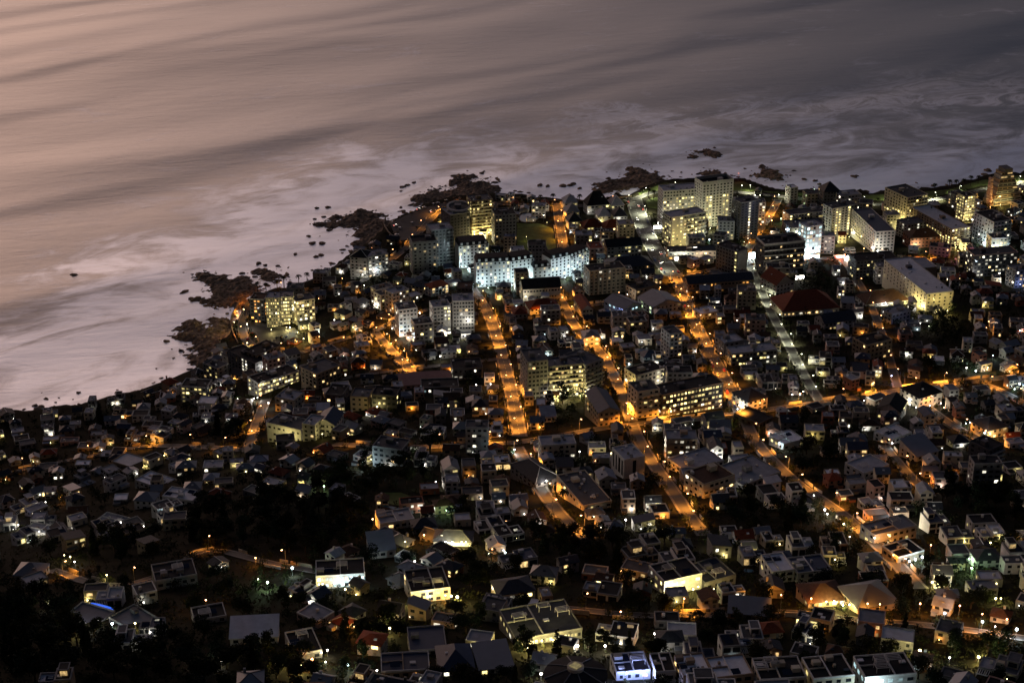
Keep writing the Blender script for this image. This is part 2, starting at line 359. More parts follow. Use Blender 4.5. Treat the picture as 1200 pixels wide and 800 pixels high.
for ri, (ph, pix, wd, lc, pw, sp) in enumerate(ROADS):
    wd *= .64 if ri else .84; ROADS[ri] = (ph, pix, wd, lc, pw, sp*1.15)
    P = smooth_line([gp(*p)[:2] for p in pix]); P, t = resample(P, 5.0); LINES.append(P)
    T = np.gradient(P, axis=0); T /= np.linalg.norm(T, axis=1)[:,None]
    for p, d in zip(P, T): ROADP.append((p[0], p[1], d[0], d[1], wd/2, ri))
    hw = wd/2; lift = .25+.02*(ri % 12)
    tag(ribbon('road', P, [-hw, -hw/2, 0, hw/2, hw], lift, M_ASPH), kind='structure')
    tag(ribbon('pavement', P, [hw, hw+.05, hw+1.3], lift+.13, M_PAVE), kind='structure'); tag(ribbon('pavement', P, [-hw-1.3, -hw-.05, -hw], lift+.13, M_PAVE), kind='structure')
    if wd >= 6.5:
        mb = MB()
        for i in range(0, len(P)-1, 2):
            a, c = P[i], P[i]+(P[i+1]-P[i])*.62; n = np.array([-T[i][1], T[i][0]])*.1
            q = [a-n, a+n, c+n, c-n]; mb.poly([(u[0], u[1], g(u[0], u[1])+lift+.03) for u in q][::-1])
        tag(mb.obj('road_markings', M_PAINT), kind='structure')
    for p in P:
        a = np.arange(-hw-2.4, hw+2.5, 1.2); A, B = np.meshgrid(a, a); occ_set(p[0]+A.ravel(), p[1]+B.ravel())
RP = np.array(ROADP)
def near_road(x, y):
    d = np.hypot(RP[:,0]-x, RP[:,1]-y); i = int(np.argmin(d)); return d[i], RP[i]
def sheet(name, pix, lift, mat, kind='structure'):
    P = [gp(*p) for p in pix]; xs_ = [p[0] for p in P]; ys_ = [p[1] for p in P]
    import bmesh
    bm = bmesh.new(); vs = [bm.verts.new((p[0], p[1], 0)) for p in P]; bm.faces.new(vs)
    for st, lo, hi, nrm in ((6.0, min(xs_), max(xs_), (1,0,0)), (6.0, min(ys_), max(ys_), (0,1,0))):
        q = lo+st
        while q < hi:
            bmesh.ops.bisect_plane(bm, geom=bm.verts[:]+bm.edges[:]+bm.faces[:], plane_co=(q*nrm[0], q*nrm[1], 0), plane_no=nrm); q += st
    for v in bm.verts: v.co.z = max(g(v.co.x, v.co.y), .4)+lift
    for f in bm.faces:
        if f.normal.z < 0: f.normal_flip()
    me = bpy.data.meshes.new(name); bm.to_mesh(me); bm.free(); me.materials.append(mat); o = link(name, me)
    a = np.array([(p[0], p[1]) for p in P]); A, B = np.meshgrid(np.arange(min(xs_), max(xs_), 1.0), np.arange(min(ys_), max(ys_), 1.0))
    ins = inside(A.ravel(), B.ravel(), a); occ_set(A.ravel()[ins], B.ravel()[ins])
    return tag(o, kind=kind)
def inside(X, Y, poly):
    c = np.zeros(X.shape, bool); n = len(poly)
    for i in range(n):
        x0, y0 = poly[i]; x1, y1 = poly[i-1]
        hit = ((y0 > Y) != (y1 > Y)) & (X < (x1-x0)*(Y-y0)/((y1-y0) or 1e-9)+x0); c ^= hit
    return c
sheet('lawn', [(748,226),(772,217),(872,213),(890,222),(880,224),(790,219),(750,231)], .12, M_LAWN)
sheet('lawn', [(757,236),(764,232),(775,232),(777,240),(770,245),(759,243)], .12, M_LAWN)
sheet('lawn', [(892,224),(1000,229),(1060,227),(1112,222),(1152,211),(1215,203),(1215,211),(1150,218),(1108,228),(1060,235),(1010,235),(960,231),(900,226)], .12, M_LAWN)
sheet('lawn', [(606,262),(633,262),(648,268),(652,290),(640,296),(606,296)], .12, M_LAWN)
sheet('lawn', [(448,577),(470,577),(487,584),(486,592),(470,593),(446,588)], .14, M_LAWN)
sheet('car_park', [(457,262),(470,255),(495,244),(528,236),(536,240),(512,249),(494,266),(480,280),(470,282),(462,274)], .15, M_ASPH)
sheet('car_park', [(286,372),(300,380),(345,388),(350,396),(320,404),(300,406),(286,396)], .15, M_ASPH)
sheet('plaza', [(295,376),(345,384),(352,392),(330,386),(300,381)], .22, M_PAVE)
# ------------------------------------------------------------------ building kit
ITEMS = []        # things that get a label from what stands near them: (object, description, kind word, x, y, z)
LMS = []          # named landmarks: (phrase, x, y, z, object)
CUBE = {}
def cube_mesh(mat):
    if mat.name not in CUBE: CUBE[mat.name] = MB().box(-.5,-.5,-.5,.5,.5,.5).mesh('pane '+mat.name, mat)
    return CUBE[mat.name]
def pane(par, x, y, z, w, h, mat, side, th=.14, name='window'):
    """one window: a thin glazed box let into a wall; side f(ront) l(eft) r(ight)"""
    return link(name, cube_mesh(mat), par, (x, y, z), PI/2 if side in 'lr' else None, (w, th, h))
def box_part(name, par, mats, x0, y0, z0, x1, y1, z1, **k):
    return MB().box(x0,y0,z0,x1,y1,z1,**k).obj(name, mats, par)
def parapet(par, x0, y0, x1, y1, z, mat, t=.35, h=.7):
    mb = MB(); mb.box(x0,y0,z,x1,y0+t,z+h); mb.box(x0,y1-t,z,x1,y1,z+h); mb.box(x0,y0+t,z,x0+t,y1-t,z+h); mb.box(x1-t,y0+t,z,x1,y1-t,z+h)
    return mb.obj('parapet', mat, par)
def roof_flat(par, x0, y0, x1, y1, z, rm, wm, rim=.35, h=.7):
    r = MB().box(x0+rim,y0+rim,z-.2,x1-rim,y1-rim,z+.12).obj('roof', ROOF[rm], par)
    parapet(par, x0, y0, x1, y1, z-.05, wm, rim, h); return r
def roof_pitched(par, kind, x0, y0, x1, y1, z, rise, rm, wm, over=.5, along='x'):
    """hip or gable roof with eaves; the gable's end walls are filled"""
    X0, Y0, X1, Y1 = x0-over, y0-over, x1+over, y1+over; t = .22; mb = MB()
    w, d = X1-X0, Y1-Y0
    if along == 'x':
        i = min(d/2, w/2-.1) if kind == 'hip' else 0.0
        a, b_ = (X0+i, (Y0+Y1)/2, z+rise), (X1-i, (Y0+Y1)/2, z+rise)
        c = [(X0,Y0,z), (X1,Y0,z), (X1,Y1,z), (X0,Y1,z)]
        F = [(c[0],c[1],b_,a), (c[2],c[3],a,b_)]; E = [(c[1],c[2],b_), (c[3],c[0],a)]
    else:
        i = min(w/2, d/2-.1) if kind == 'hip' else 0.0
        a, b_ = ((X0+X1)/2, Y0+i, z+rise), ((X0+X1)/2, Y1-i, z+rise)
        c = [(X0,Y0,z), (X1,Y0,z), (X1,Y1,z), (X0,Y1,z)]
        F = [(c[1],c[2],b_,a), (c[3],c[0],a,b_)]; E = [(c[0],c[1],a), (c[2],c[3],b_)]
    for f in F+(E if kind == 'hip' else []):
        mb.poly(f); mb.poly([(p[0], p[1], p[2]-t) for p in f][::-1])
    for p, q in zip(c, c[1:]+c[:1]): mb.poly([(p[0],p[1],p[2]-t), (q[0],q[1],q[2]-t), q, p])
    r = mb.obj('roof', ROOF[rm], par)
    if R.random() < .4:
        m3 = MB(); m3.bar((a[0],a[1],a[2]+.05), (b_[0],b_[1],b_[2]+.05), .2)
        if kind == 'hip':
            for p in (c[0], c[3]) if along == 'x' else (c[0], c[1]): m3.bar((a[0],a[1],a[2]+.05), (p[0],p[1],p[2]+.1), .17)
            for p in (c[1], c[2]) if along == 'x' else (c[2], c[3]): m3.bar((b_[0],b_[1],b_[2]+.05), (p[0],p[1],p[2]+.1), .17)
        m3.obj('ridge_cap', M_TRIM if R.random() < .5 else M_PAVE, par)
    if R.random() < .5:
        q_ = R.uniform(.2,.8); xx, yy, zz = (X0+w*q_, Y0+d*.27, z+rise*.56) if along == 'x' else (X0+w*.27, Y0+d*q_, z+rise*.56)
        MB().box(xx-.6,yy-.45,zz-.3,xx+.6,yy+.45,zz+.25).obj('rooflight', R.choice((M_GLASS, M_TRIM)), par)
    if kind == 'gable':
        for e in E:
            m2 = MB(); n = np.array(e); cc = n.mean(0); n2 = [tuple(cc*.14+q*.86) if abs(q[2]-z) > .01 else tuple(cc*.1+q*.9) for q in n]
            n2 = [(q[0], q[1], q[2]-t-.03) for q in n2]
            ax = 0 if along == 'x' else 1
            edge = (x0 if e[0][0] < cc[0]+1e9 and abs(e[0][0]-X0) < .01 else x1) if ax == 0 else (y0 if abs(e[0][1]-Y0) < .01 else y1)
            q3 = []
            for q in n2:
                q = list(q); q[ax] = edge; q3.append(tuple(q))
            m2.poly(q3); m2.obj('gable', wm, par)
    return r
def roof_mono(par, x0, y0, x1, y1, z, rise, rm, wm, hi='y1'):
    o = .4; X0, Y0, X1, Y1 = x0-o, y0-o, x1+o, y1+o
    zz = {'y1': (0,0,rise,rise), 'y0': (rise,rise,0,0), 'x1': (0,rise,rise,0), 'x0': (rise,0,0,rise)}[hi]
    c = [(X0,Y0), (X1,Y0), (X1,Y1), (X0,Y1)]; mb = MB(); t = .25
    top = [(p[0],p[1],z+h+t) for p, h in zip(c, zz)]; bot = [(p[0],p[1],z+h) for p, h in zip(c, zz)]
    mb.poly(top); mb.poly(bot[::-1])
    for i in range(4): j = (i+1) % 4; mb.poly([bot[i], bot[j], top[j], top[i]])
    r = mb.obj('roof', ROOF[rm], par); m2 = MB(); c2 = [(x0,y0), (x1,y0), (x1,y1), (x0,y1)]
    for i in range(4):
        j = (i+1) % 4
        if zz[i] or zz[j]:
            m2.poly([(*c2[i], z-.02), (*c2[j], z-.02), (*c2[j], z+zz[j]*.97-.01), (*c2[i], z+zz[i]*.97-.01)])
    m2.obj('gable', wm, par); return r
def lamp_child(par, x, y, z, col, power, r=.22, name='wall_lamp', light=True):
    MB().ball((0,0,0), r).obj(name, GLOBE[col], par, loc=(x, y, z))
    if light: add_light(par, x, y, z, col, power)
def add_light(par, x, y, z, col, power, soft=.3, cone=None):
    l = bpy.data.lights.new('lamp light', 'SPOT' if cone else 'POINT')
    if cone: l.spot_size = math.radians(cone); l.spot_blend = .55
    l.energy = power*LPOW; l.color = LCOL[col]; l.shadow_soft_size = soft
    o = bpy.data.objects.new('lamp light', l); COL.objects.link(o); o.parent = par; o.location = (x, y, z); return o
LPOW = 1350.0
LCOL = dict(org=(1,.34,.038), pale=(.95,.95,.62), white=(1,.93,.80), cyan=(.70,.93,1), yel=(1,.80,.28), green=(.6,1,.5), blue=(.35,.45,1), mag=(1,.3,.9), red=(1,.12,.06))
GLOBE = {k_: glow(f'{k_} lamp globe', tuple(.85*c+.15 for c in v), s_) for (k_, v), s_ in zip(LCOL.items(), (14, 12, 14, 14, 12, 12, 9, 9, 9))}
SUNK = 9.0
def windows_on(par, x0, x1, y, z0, fl, nb, fh, side, lit, lc, budget, ww=1.5, wh=1.35, cols=None, fix=None):
    """a grid of windows on one face, each a part; returns how many were made"""
    if nb < 1 or fl < 1: return 0
    bw = (x1-x0)/nb; made = 0; extra = MB(); ex_n = 0
    for f_ in range(fl):
        for b_ in range(nb):
            if not cols and nb > 3 and R.random() < .07: continue
            on = (b_ in cols) if cols else R.random() < lit
            mat = LIT[lc if R.random() < .75 else R.choice(('warm','yel','white'))][R.choice((0,1,1,2,2,3,4))] if on else M_GLASS
            u = x0+bw*(b_+.5); zc = z0+fh*(f_+.55)
            w_ = min(ww, bw*.72)*R.choice((1,1,1,.8,.6,1.15))
            if made < budget:
                if side == 'f': pane(par, u, y-.02, zc, w_, wh, mat, side)
                else: pane(par, y, u, zc, w_, wh, mat, side)
                made += 1
            else:
                if side == 'f': extra.box(u-w_/2, y-.09, zc-wh/2, u+w_/2, y+.05, zc+wh/2)
                else: extra.box(y-.07, u-w_/2, zc-wh/2, y+.07, u+w_/2, zc+wh/2)
                ex_n += 1
    if ex_n: tag(extra.obj('windows', M_GLASS, par), kind='stuff')
    return made
def roof_kit(par, x0, y0, x1, y1, z, wm, n=3, rm='mid'):
    """plant room, tanks and vents on a flat roof"""
    w, d = x1-x0, y1-y0
    if w > 12 and d > 8:
        a, c = min(4.5, w*.25), min(3.6, d*.3); x, y = x0+(w-a)*R.uniform(.2,.8), y0+(d-c)*R.uniform(.3,.8)
        MB().box(x,y,z+.1,x+a,y+c,z+R.uniform(2,3.2)).obj('plant_room', [wm, ROOF[rm]], par)
    for _ in range(n):
        x, y = R.uniform(x0+1.2,x1-1.2), R.uniform(y0+1.2,y1-1.2)
        if R.random() < .5: MB().cyl(x,y,z+.1,z+1.5,.7).obj('water_tank', R.choice((M_TRIM, M_STEEL)), par)
        else: MB().box(x-.7,y-.5,z+.1,x+.7,y+.5,z+.9).obj('roof_vent', R.choice((M_TRIM, M_STEEL)), par)
def villa_kit(par, x0, y0, x1, y1, z, wm, n=3):
    """what lies on the roof of a modern house: dividing rims, skylights, pergola frames, solar panels, chimneys"""
    w, d = x1-x0, y1-y0
    if n > 1:
        xs_ = x0+w*R.uniform(.35,.65); MB().box(xs_-.2, y0, z, xs_+.2, y1, z+.75).obj('roof_rim', M_TRIM if R.random() < .6 else wm, par)
        ys_ = y0+d*R.uniform(.35,.6); MB().box(x0, ys_-.18, z, xs_-.201, ys_+.18, z+.7).obj('roof_rim', wm, par)
    for i in range(n):
        cx, cy = x0+w*((i*.37+R.uniform(.1,.3)) % .86+.07), y0+d*R.uniform(.15,.85); q = R.random()
        if q < .3: MB().box(cx-1.1,cy-.8,z+.1,cx+1.1,cy+.8,z+.6).obj('skylight', R.choice((M_TRIM, ROOF['white'], M_GLASS)), par)
        elif q < .5:
            mb = MB(); a, b_ = min(2.4, w*.2), min(1.8, d*.2)
            for k_ in range(5): mb.box(cx-a, cy-b_+2*b_*k_/4-.1, z+2.1, cx+a, cy-b_+2*b_*k_/4+.1, z+2.3)
            for sx_ in (-1, 1): mb.box(cx+sx_*a-.1, cy-b_, z+1.85, cx+sx_*a+.1, cy+b_, z+2.1); mb.box(cx+sx_*a-.1, cy-b_, z, cx+sx_*a+.1, cy-b_+.2, z+1.85); mb.box(cx+sx_*a-.1, cy+b_-.2, z, cx+sx_*a+.1, cy+b_, z+1.85)
            mb.obj('pergola', M_TRIM, par)
        elif q < .7:
            mb = MB()
            for j in range(3): yy = cy-1.3+j*1.0; mb.poly([(cx-1.8,yy,z+.2),(cx+1.8,yy,z+.2),(cx+1.8,yy+.8,z+.8),(cx-1.8,yy+.8,z+.8)])
            mb.obj('solar_panel', M_SOLAR, par)
        elif q < .85: MB().box(cx-.45,cy-.45,z+.1,cx+.45,cy+.45,z+1.5).obj('chimney', wm, par)
        else: MB().box(cx-1.5,cy-1.1,z+.1,cx+1.5,cy+1.1,z+1.9).obj('plant_room', [wm], par)
def parse(s):
    o = {}
    for t in s.split():
        if '=' in t: a, b_ = t.split('=', 1); o[a] = b_
        else: o[t] = '1'
    return o
def frame(A, B):
    pa, pb = gp(*A), gp(*B); dx, dy = pb[0]-pa[0], pb[1]-pa[1]
    return pa, pb, math.hypot(dx, dy), math.atan2(dy, dx)
def px_h(pa, hpx):
    f = pa[1]*cP-(pa[2]-CAMZ)*sP; return hpx*f/(FPX*math.cos(math.atan2(CAMZ-pa[2], pa[1])))
def shell(par, x0, y0, x1, y1, z1, wm, z0=-SUNK, name='wall'):
    return MB().box(x0,y0,z0,x1,y1,z1).obj(name, wm, par)
def block(par, x0, y0, x1, y1, h, o, z0=0.0, budget=100):
    """one storeyed volume: walls, roof, window grid, balconies"""
    wk = o.get('w', 'white'); wm = WALL[wk]; rm = o.get('rm', 'mid'); rt = o.get('r', 'flat')
    shell(par, x0, y0, x1, y1, z0+h, wm, z0-SUNK if z0 < .1 else z0)
    w, d = x1-x0, y1-y0; rise = float(o.get('rise', min(w, d)*.32)); al = o.get('al', 'x' if w >= d else 'y')
    if rt == 'flat':
        roof_flat(par, x0, y0, x1, y1, z0+h, rm, WALL[o.get('pw', wk)], .35, float(o.get('ph', .8)))
        if par.name.startswith('villa'): villa_kit(par, x0+.4, y0+.4, x1-.4, y1-.4, z0+h, wm, int(o.get('kit', 3)))
        elif o.get('kit', '1') != '0': roof_kit(par, x0+.4, y0+.4, x1-.4, y1-.4, z0+h, wm, int(o.get('kit', 3)))
    elif rt in ('hip', 'gable'): roof_pitched(par, rt, x0, y0, x1, y1, z0+h, rise, rm, wm, along=al)
    elif rt == 'mono': roof_mono(par, x0, y0, x1, y1, z0+h, rise, rm, wm, o.get('hi', 'y1'))
    fl = int(o.get('fl', max(1, round(h/3.1)))); fh = h/fl; lit = float(o.get('lit', .3)); lc = o.get('lc', 'warm')
    nb = int(o.get('nb', max(1, round(w/3.6)))); ns = int(o.get('ns', max(0, round(d/4.5))))
    cols = [int(q) for q in o['cols'].split(',')] if 'cols' in o else None
    ww, wh = float(o.get('ww', 1.9)), float(o.get('wh', 1.4))
    n = 0
    if nb: n += windows_on(par, x0+.4, x1-.4, y0, z0, fl, nb, fh, 'f', lit, lc, budget, ww, wh, cols)
    if ns and 'noside' not in o:
        cx = proj(par.location.x, par.location.y, par.location.z)[0]
        for sd, xx in (('l', x0), ('r', x1)):
            n += windows_on(par, y0+.6, y1-.6, xx, z0, fl, ns, fh, sd, float(o.get('slit', lit)), lc, max(0, budget-n), ww, wh)
    if 'bal' in o:
        a, b_ = x0+w*float(o.get('b0', 0)), x0+w*float(o.get('b1', 1))
        for f_ in range(1 if z0 < .1 else 0, fl):
            zb = z0+f_*fh; mb = MB(); mb.box(a, y0-1.5, zb-.12, b_, y0-.003, zb+.06); mb.box(a, y0-1.5, zb+.06, b_, y0-1.36, zb+.95)
            mb.obj('balcony', WALL[o.get('bw', wk)], par)
    if 'fins' in o:
        k_ = int(o['fins'])
        for i in range(k_+1):
            x = x0+.2+(w-.4)*i/k_; MB().box(x-.22, y0-.9, z0-2, x+.22, y0-.003, z0+h+.9).obj('fin', wm, par)
    if 'arc' in o:
        k_ = int(o['arc']); mb = MB()
        for i in range(k_+1):
            x = x0+w*i/k_; MB().box(x-.22, y0-2.2, -3, x+.22, y0-1.8, z0+h*.42).obj('column', wm, par)
        MB().box(x0, y0-2.4, z0+h*.42, x1, y0-.003, z0+h*.42+.35).obj('canopy', WALL[o.get('pw', wk)], par)
    return n
def footprint(par, x0, y0, x1, y1, mg=1.5):
    FOOT.append((par.location.x, par.location.y, par.rotation_euler[2], x0, y0, x1, y1))
    occ_set(*rect_pts(par.location.x, par.location.y, par.rotation_euler[2], x0, y0, x1, y1, mg))
TRACED = []
def traced(name, cat, label, A, B, hpx, d, opt, lm=None, group=None):
    o = parse(opt); pa, pb, w, rz = frame(A, B); h = px_h(pa, hpx)
    if A[1] > 590: d *= .74; h = min(h*.85, 7.5)
    t = empty(name, pa[0], pa[1], min(pa[2], pb[2]), rz)
    if label: tag(t, label, cat)
    else:
        t['category'] = cat; ITEMS.append((t, describe(name, o, h), cat, *mid(t, w, d, h)))
    if group: t['group'] = group
    block(t, 0, 0, w, d, h, o); footprint(t, 0, 0, w, d)
    for q in [k_ for k_ in o if k_.startswith('fx')]: pass
    if lm: LMS.append((lm, *mid(t, w, d, h), t))
    TRACED.append(t); return t, w, h
def mid(t, w, d, h):
    c, s = math.cos(t.rotation_euler[2]), math.sin(t.rotation_euler[2])
    return t.location.x+w/2*c-d/2*s, t.location.y+w/2*s+d/2*c, t.location.z+h
WN = dict(white='white', cream='cream', grey='grey', tan='tan', dark='dark', brick='brick', pink='pinkish')
RN = dict(dark='dark', mid='grey', light='pale', white='white', slate='slate', red='red', brown='brown', metal='metal', blue='blue-grey', pinkr='pinkish')
def describe(name, o, h):
    rt = dict(flat='flat', hip='hipped', gable='gabled', mono='sloping').get(o.get('r', 'flat'))
    lit = float(o.get('lit', .3)); lx = 'unlit' if lit < .12 else ('partly lit' if lit < .5 else 'brightly lit')
    return f"{WN[o.get('w','white')]} {name.replace('_',' ')}, {RN[o.get('rm','mid')]} {rt} roof, {lx}"
def house(x, y, z, rz, w, d, h, o, name='house', budget=9):
    """a small house: walls, roof, a few windows, a door, sometimes a chimney, a lean-to and a wall lamp"""
    t = empty(name, x, y, z, rz); wm = WALL[o['w']]
    shell(t, 0, 0, w, d, h, wm); rt = o['r']; rise = float(o.get('rise', min(w, d)*R.uniform(.26,.38)))
    if rt == 'flat': roof_flat(t, 0, 0, w, d, h, o['rm'], WALL[o.get('pw', o['w'])], .4, .6); roof_kit(t, .4, .4, w-.4, d-.4, h, wm, R.choice((0,1,2)))
    elif rt == 'mono': roof_mono(t, 0, 0, w, d, h, R.uniform(1,2.2), o['rm'], wm, R.choice(('y1','x1','x0')))
    else: roof_pitched(t, rt, 0, 0, w, d, h, rise, o['rm'], wm, along=o.get('al', 'x' if w >= d else 'y'))
    if rt in ('hip','gable') and R.random() < .6:
        xc, yc = w*R.uniform(.25,.75), d*R.uniform(.55,.8); MB().box(xc-.45,yc-.45,h-.5,xc+.45,yc+.45,h+rise+.7).obj('chimney', wm, t)
    fl = max(1, round(h/3)); fh = h/fl; lit = o['lit']; n = 0; nb = max(2, round(w/4.2))
    for f_ in range(fl):
        for b_ in range(nb):
            if n >= budget: break
            on = R.random() < lit; mat = LIT[R.choice(('warm','warm','yel','white','white'))][R.choice((0,1,1,2,2,3,4))] if on else M_GLASS
            xx = w*(b_+.5)/nb
            if f_ == 0 and b_ == nb//2: pane(t, xx, -.02, 1.1, 1.1, 2.2, M_STEEL if not on else mat, 'f', .16, 'door')
            else: pane(t, xx, -.02, fh*(f_+.55), R.choice((1.3,1.8,2.6)), 1.4, mat, 'f')
            n += 1
    for sd, xx in (('l', 0), ('r', w)):
        for k_ in range(2):
            if R.random() < .75:
                mat = LIT[R.choice(('warm','yel','white'))][R.choice((0,1,2,3))] if R.random() < lit*.8 else M_GLASS
                pane(t, xx, d*(.3+.4*k_), fh*(R.randrange(fl)+.55), 1.3, 1.3, mat, sd)
    if R.random() < .35:
        a = w*R.uniform(.3,.5); xa = R.choice((0, w-a)); e = R.uniform(2,3.2)
        MB().box(xa, -e, -SUNK, xa+a, -.004, 2.6, top=None).obj('porch', wm, t); MB().box(xa-.2, -e-.3, 2.6, xa+a+.2, -.004, 2.8).obj('porch_roof', ROOF[R.choice(('dark','mid','light'))], t)
    return t
def villa(x, y, z, rz, w, d, o, name='villa'):
    """a big modern house of two or three flat-roofed volumes with pale rims, terraces, pergola, skylights"""
    t = empty(name, x, y, z, rz); wm = WALL[o['w']]; pw = WALL[o.get('pw', 'white')]; h1 = R.uniform(3.2,6.4); s = R.random() < .5
    a = w*R.uniform(.5,.66); V = [(0, 0, a, d, h1), (a+.004, d*R.uniform(.05,.3), w, d*R.uniform(.75,1), h1*R.uniform(.5,.8))]
    if s: V = [(w-q[2], q[1], w-q[0], q[3], q[4]) for q in V]
    for i, (x0,y0,x1,y1,h) in enumerate(V):
        shell(t, x0,y0,x1,y1,h, wm, name='wall' if i == 0 else 'wing'); rm = o['rm'] if i == 0 else R.choice((o['rm'],'mid','light'))
        roof_flat(t, x0,y0,x1,y1,h, rm, pw, R.uniform(.3,.6), R.uniform(.4,.9))
        for k_ in range(R.choice((1,2,2,3))):
            q = R.random(); cx, cy = R.uniform(x0+1.6,x1-1.6), R.uniform(y0+1.6,y1-1.6)
            if q < .35: MB().box(cx-.9,cy-.7,h+.12,cx+.9,cy+.7,h+.55).obj('skylight', M_TRIM if R.random() < .85 else LIT['white'][1], t)
            elif q < .6: MB().box(cx-.5,cy-.5,h+.1,cx+.5,cy+.5,h+1.3).obj('chimney', wm, t)
            elif q < .8:
                mb = MB()
                for j in range(3):
                    yy = cy-1.2+j*.9; mb.v += [(cx-1.5,yy,h+.2),(cx+1.5,yy,h+.2),(cx+1.5,yy+.7,h+.75),(cx-1.5,yy+.7,h+.75)]; n0 = len(mb.v)-4; mb.f.append((n0,n0+1,n0+2,n0+3)); mb.m.append(0)
                mb.obj('solar_panel', M_SOLAR, t)
            else: MB().box(cx-1.2,cy-.9,h+.1,cx+1.2,cy+.9,h+1.6).obj('plant_room', wm, t)
        nb = max(2, int((x1-x0)/3.4)); fl = max(1, int(h/3))
        for f_ in range(fl):
            for b_ in range(nb):
                on = R.random() < o['lit']; mat = LIT[R.choice(('warm','yel','white','warm'))][R.choice((0,1,1,2,2,3,4))] if on else M_GLASS
                pane(t, x0+(x1-x0)*(b_+.5)/nb, y0-.02, h/fl*(f_+.52), (x1-x0)/nb*.78, h/fl*.66, mat, 'f', .16, 'glass_door' if f_ == 0 else 'window')
        for sd, xx in (('l', x0), ('r', x1)):
            if R.random() < .7: pane(t, xx, (y0+y1)/2, h*.6, 2.2, 1.4, LIT['warm'][1] if R.random() < o['lit']*.7 else M_GLASS, sd)
    x0,y0,x1,y1,h = V[0]
    if R.random() < .5:
        uw = (x1-x0)*R.uniform(.4,.6); ux = x0+.8+R.random()*(x1-x0-uw-1.6); ud = (y1-y0)*.5; uy = y0+(y1-y0)*R.uniform(.3,.45); uh = 2.9
        MB().box(ux,uy,h+.12,ux+uw,uy+ud,h+uh).obj('upper_storey', wm, t); roof_flat(t, ux-.4,uy-.5,ux+uw+.4,uy+ud+.4,h+uh+.2, o['rm'], pw, .4, .3)
        pane(t, ux+uw/2, uy-.02, h+1.5, uw*.8, 1.9, LIT['warm'][1] if R.random() < o['lit'] else M_GLASS, 'f')
    if R.random() < .45:
        x0,y0,x1,y1,h = V[1]; mb = MB()
        for i in range(7): xx = x0+.3+(x1-x0-.6)*i/6; mb.box(xx-.09, y0-3.2, h-.5, xx+.09, y0-.004, h-.25)
        mb.box(x0, y0-3.2, h-.75, x1, y0-3.0, h-.5); mb.box(x0, y0-3.2, -4, x0+.2, y0-3.0, h-.75); mb.box(x1-.2, y0-3.2, -4, x1, y0-3.0, h-.75); mb.obj('pergola', M_TRIM, t)
    return t
# ------------------------------------------------------------------ the towers and blocks one can tell apart
AB, SH, WH = 'apartment_building', 'shop', 'warehouse'
def T(name, label, ax, ay, bx, by, h, d, opt, lm=None, cat=None):
    return traced(name, cat or {'apartment_building':'apartment block','office_building':'office block','warehouse':'warehouse'}.get(name, name.replace('_',' ')), label, (ax,ay), (bx,by), h, d, opt, lm)
T(AB,'brown waterfront tower with stepped balconies lit yellow from below',553,278,578,275,41,18,'w=tan rm=mid lit=.5 lc=yel bal=1 bw=cream fl=11 nb=5','the yellow-lit waterfront tower')
T(AB,'grey waterfront tower with black roof and white rooftop boxes right of the yellow one',580,287,605,285,34,18,'w=grey rm=dark lit=.12 kit=7 fl=9 pw=grey','the black-roofed waterfront tower')
T(AB,'dark seafront tower with pale blue-lit roof left of the yellow-lit tower',528,284,551,280,31,22,'w=dark pw=grey rm=light lit=.05 kit=6','the dark seafront tower')
T(AB,'grey seafront tower with white balcony bands on its right half',506,313,532,309,42,17,'w=grey rm=light lit=.04 bal=1 b0=.68 b1=1 bw=white','the balcony-banded grey tower')
T(AB,'plain grey seafront tower with black roof well, nearest the car park',484,322,513,318,36,18,'w=grey rm=dark lit=.1 kit=2 ph=1.6 nb=5','the plain grey tower')
T(AB,'white balconied block with black hipped roof beside the rocky shore',411,327,431,326,26,16,'w=white rm=dark r=hip lit=.1 bal=1','the white shore block')
T(AB,'greenish lit block joined to the white shore block',432,326,456,320,24,15,'w=grey rm=light lit=.55 lc=white slit=.3 nb=6')
# hotel towers at the avenue
T(AB,'wide white tower with grid of yellow windows beside the pale green avenue',776,265,819,262,40,18,'w=white rm=light lit=.7 lc=yel nb=12 fl=11 kit=6','the wide white tower')
T(AB,'tallest white tower with two columns of lit yellow bays',821,267,857,263,50,17,'w=white rm=dark lit=.2 lc=yel cols=1,2,6,7 nb=9 fl=15 slit=.3 ph=3','the tallest white tower')
T(AB,'white corner tower glowing yellow along its balconies above the shops',786,290,826,284,35,17,'w=cream rm=light lit=.85 lc=yel bal=1 bw=cream nb=9 fl=9 b0=.4','the glowing yellow tower')
T(SH,'long arcade shop row lit orange under the glowing yellow tower',783,305,840,303,9,15,'w=tan rm=mid lit=.6 lc=org nb=11 fl=2 kit=4','the arcade shop row')
T(AB,'slim dark tower with pale edge and one column of lit windows',866,282,887,279,44,15,'w=dark rm=mid lit=.02 cols=2 nb=5 fl=14 lc=white pw=grey','the slim dark tower')
T(AB,'low white stair tower behind the slim dark tower',888,262,896,262,24,12,'w=white rm=mid lit=.4 lc=white nb=2')
T(AB,'small grey blocks of flats between the tallest white tower and the slim dark tower',841,281,860,281,21,14,'w=grey rm=light lit=.2 nb=4')
T('office_building','grey slab tower with black side wall and a lit stair column',838,319,863,325,32,13,'w=grey rm=dark lit=0 cols=6 nb=7 fl=8 lc=yel kit=5 pw=dark noside','the grey slab tower')
T('office_building','dark office block with white floor bands and open roof frame',894,322,941,319,35,20,'w=dark rm=dark lit=.22 lc=warm nb=11 fl=6 bal=1 bw=white ph=2 pw=white kit=6','the white-banded office block')
T('office_building','glass building glowing cyan white beside the white-banded office block',943,303,961,301,37,14,'w=white rm=light lit=.9 lc=cyan nb=5 fl=8 ww=3 wh=2.2','the cyan glass building')
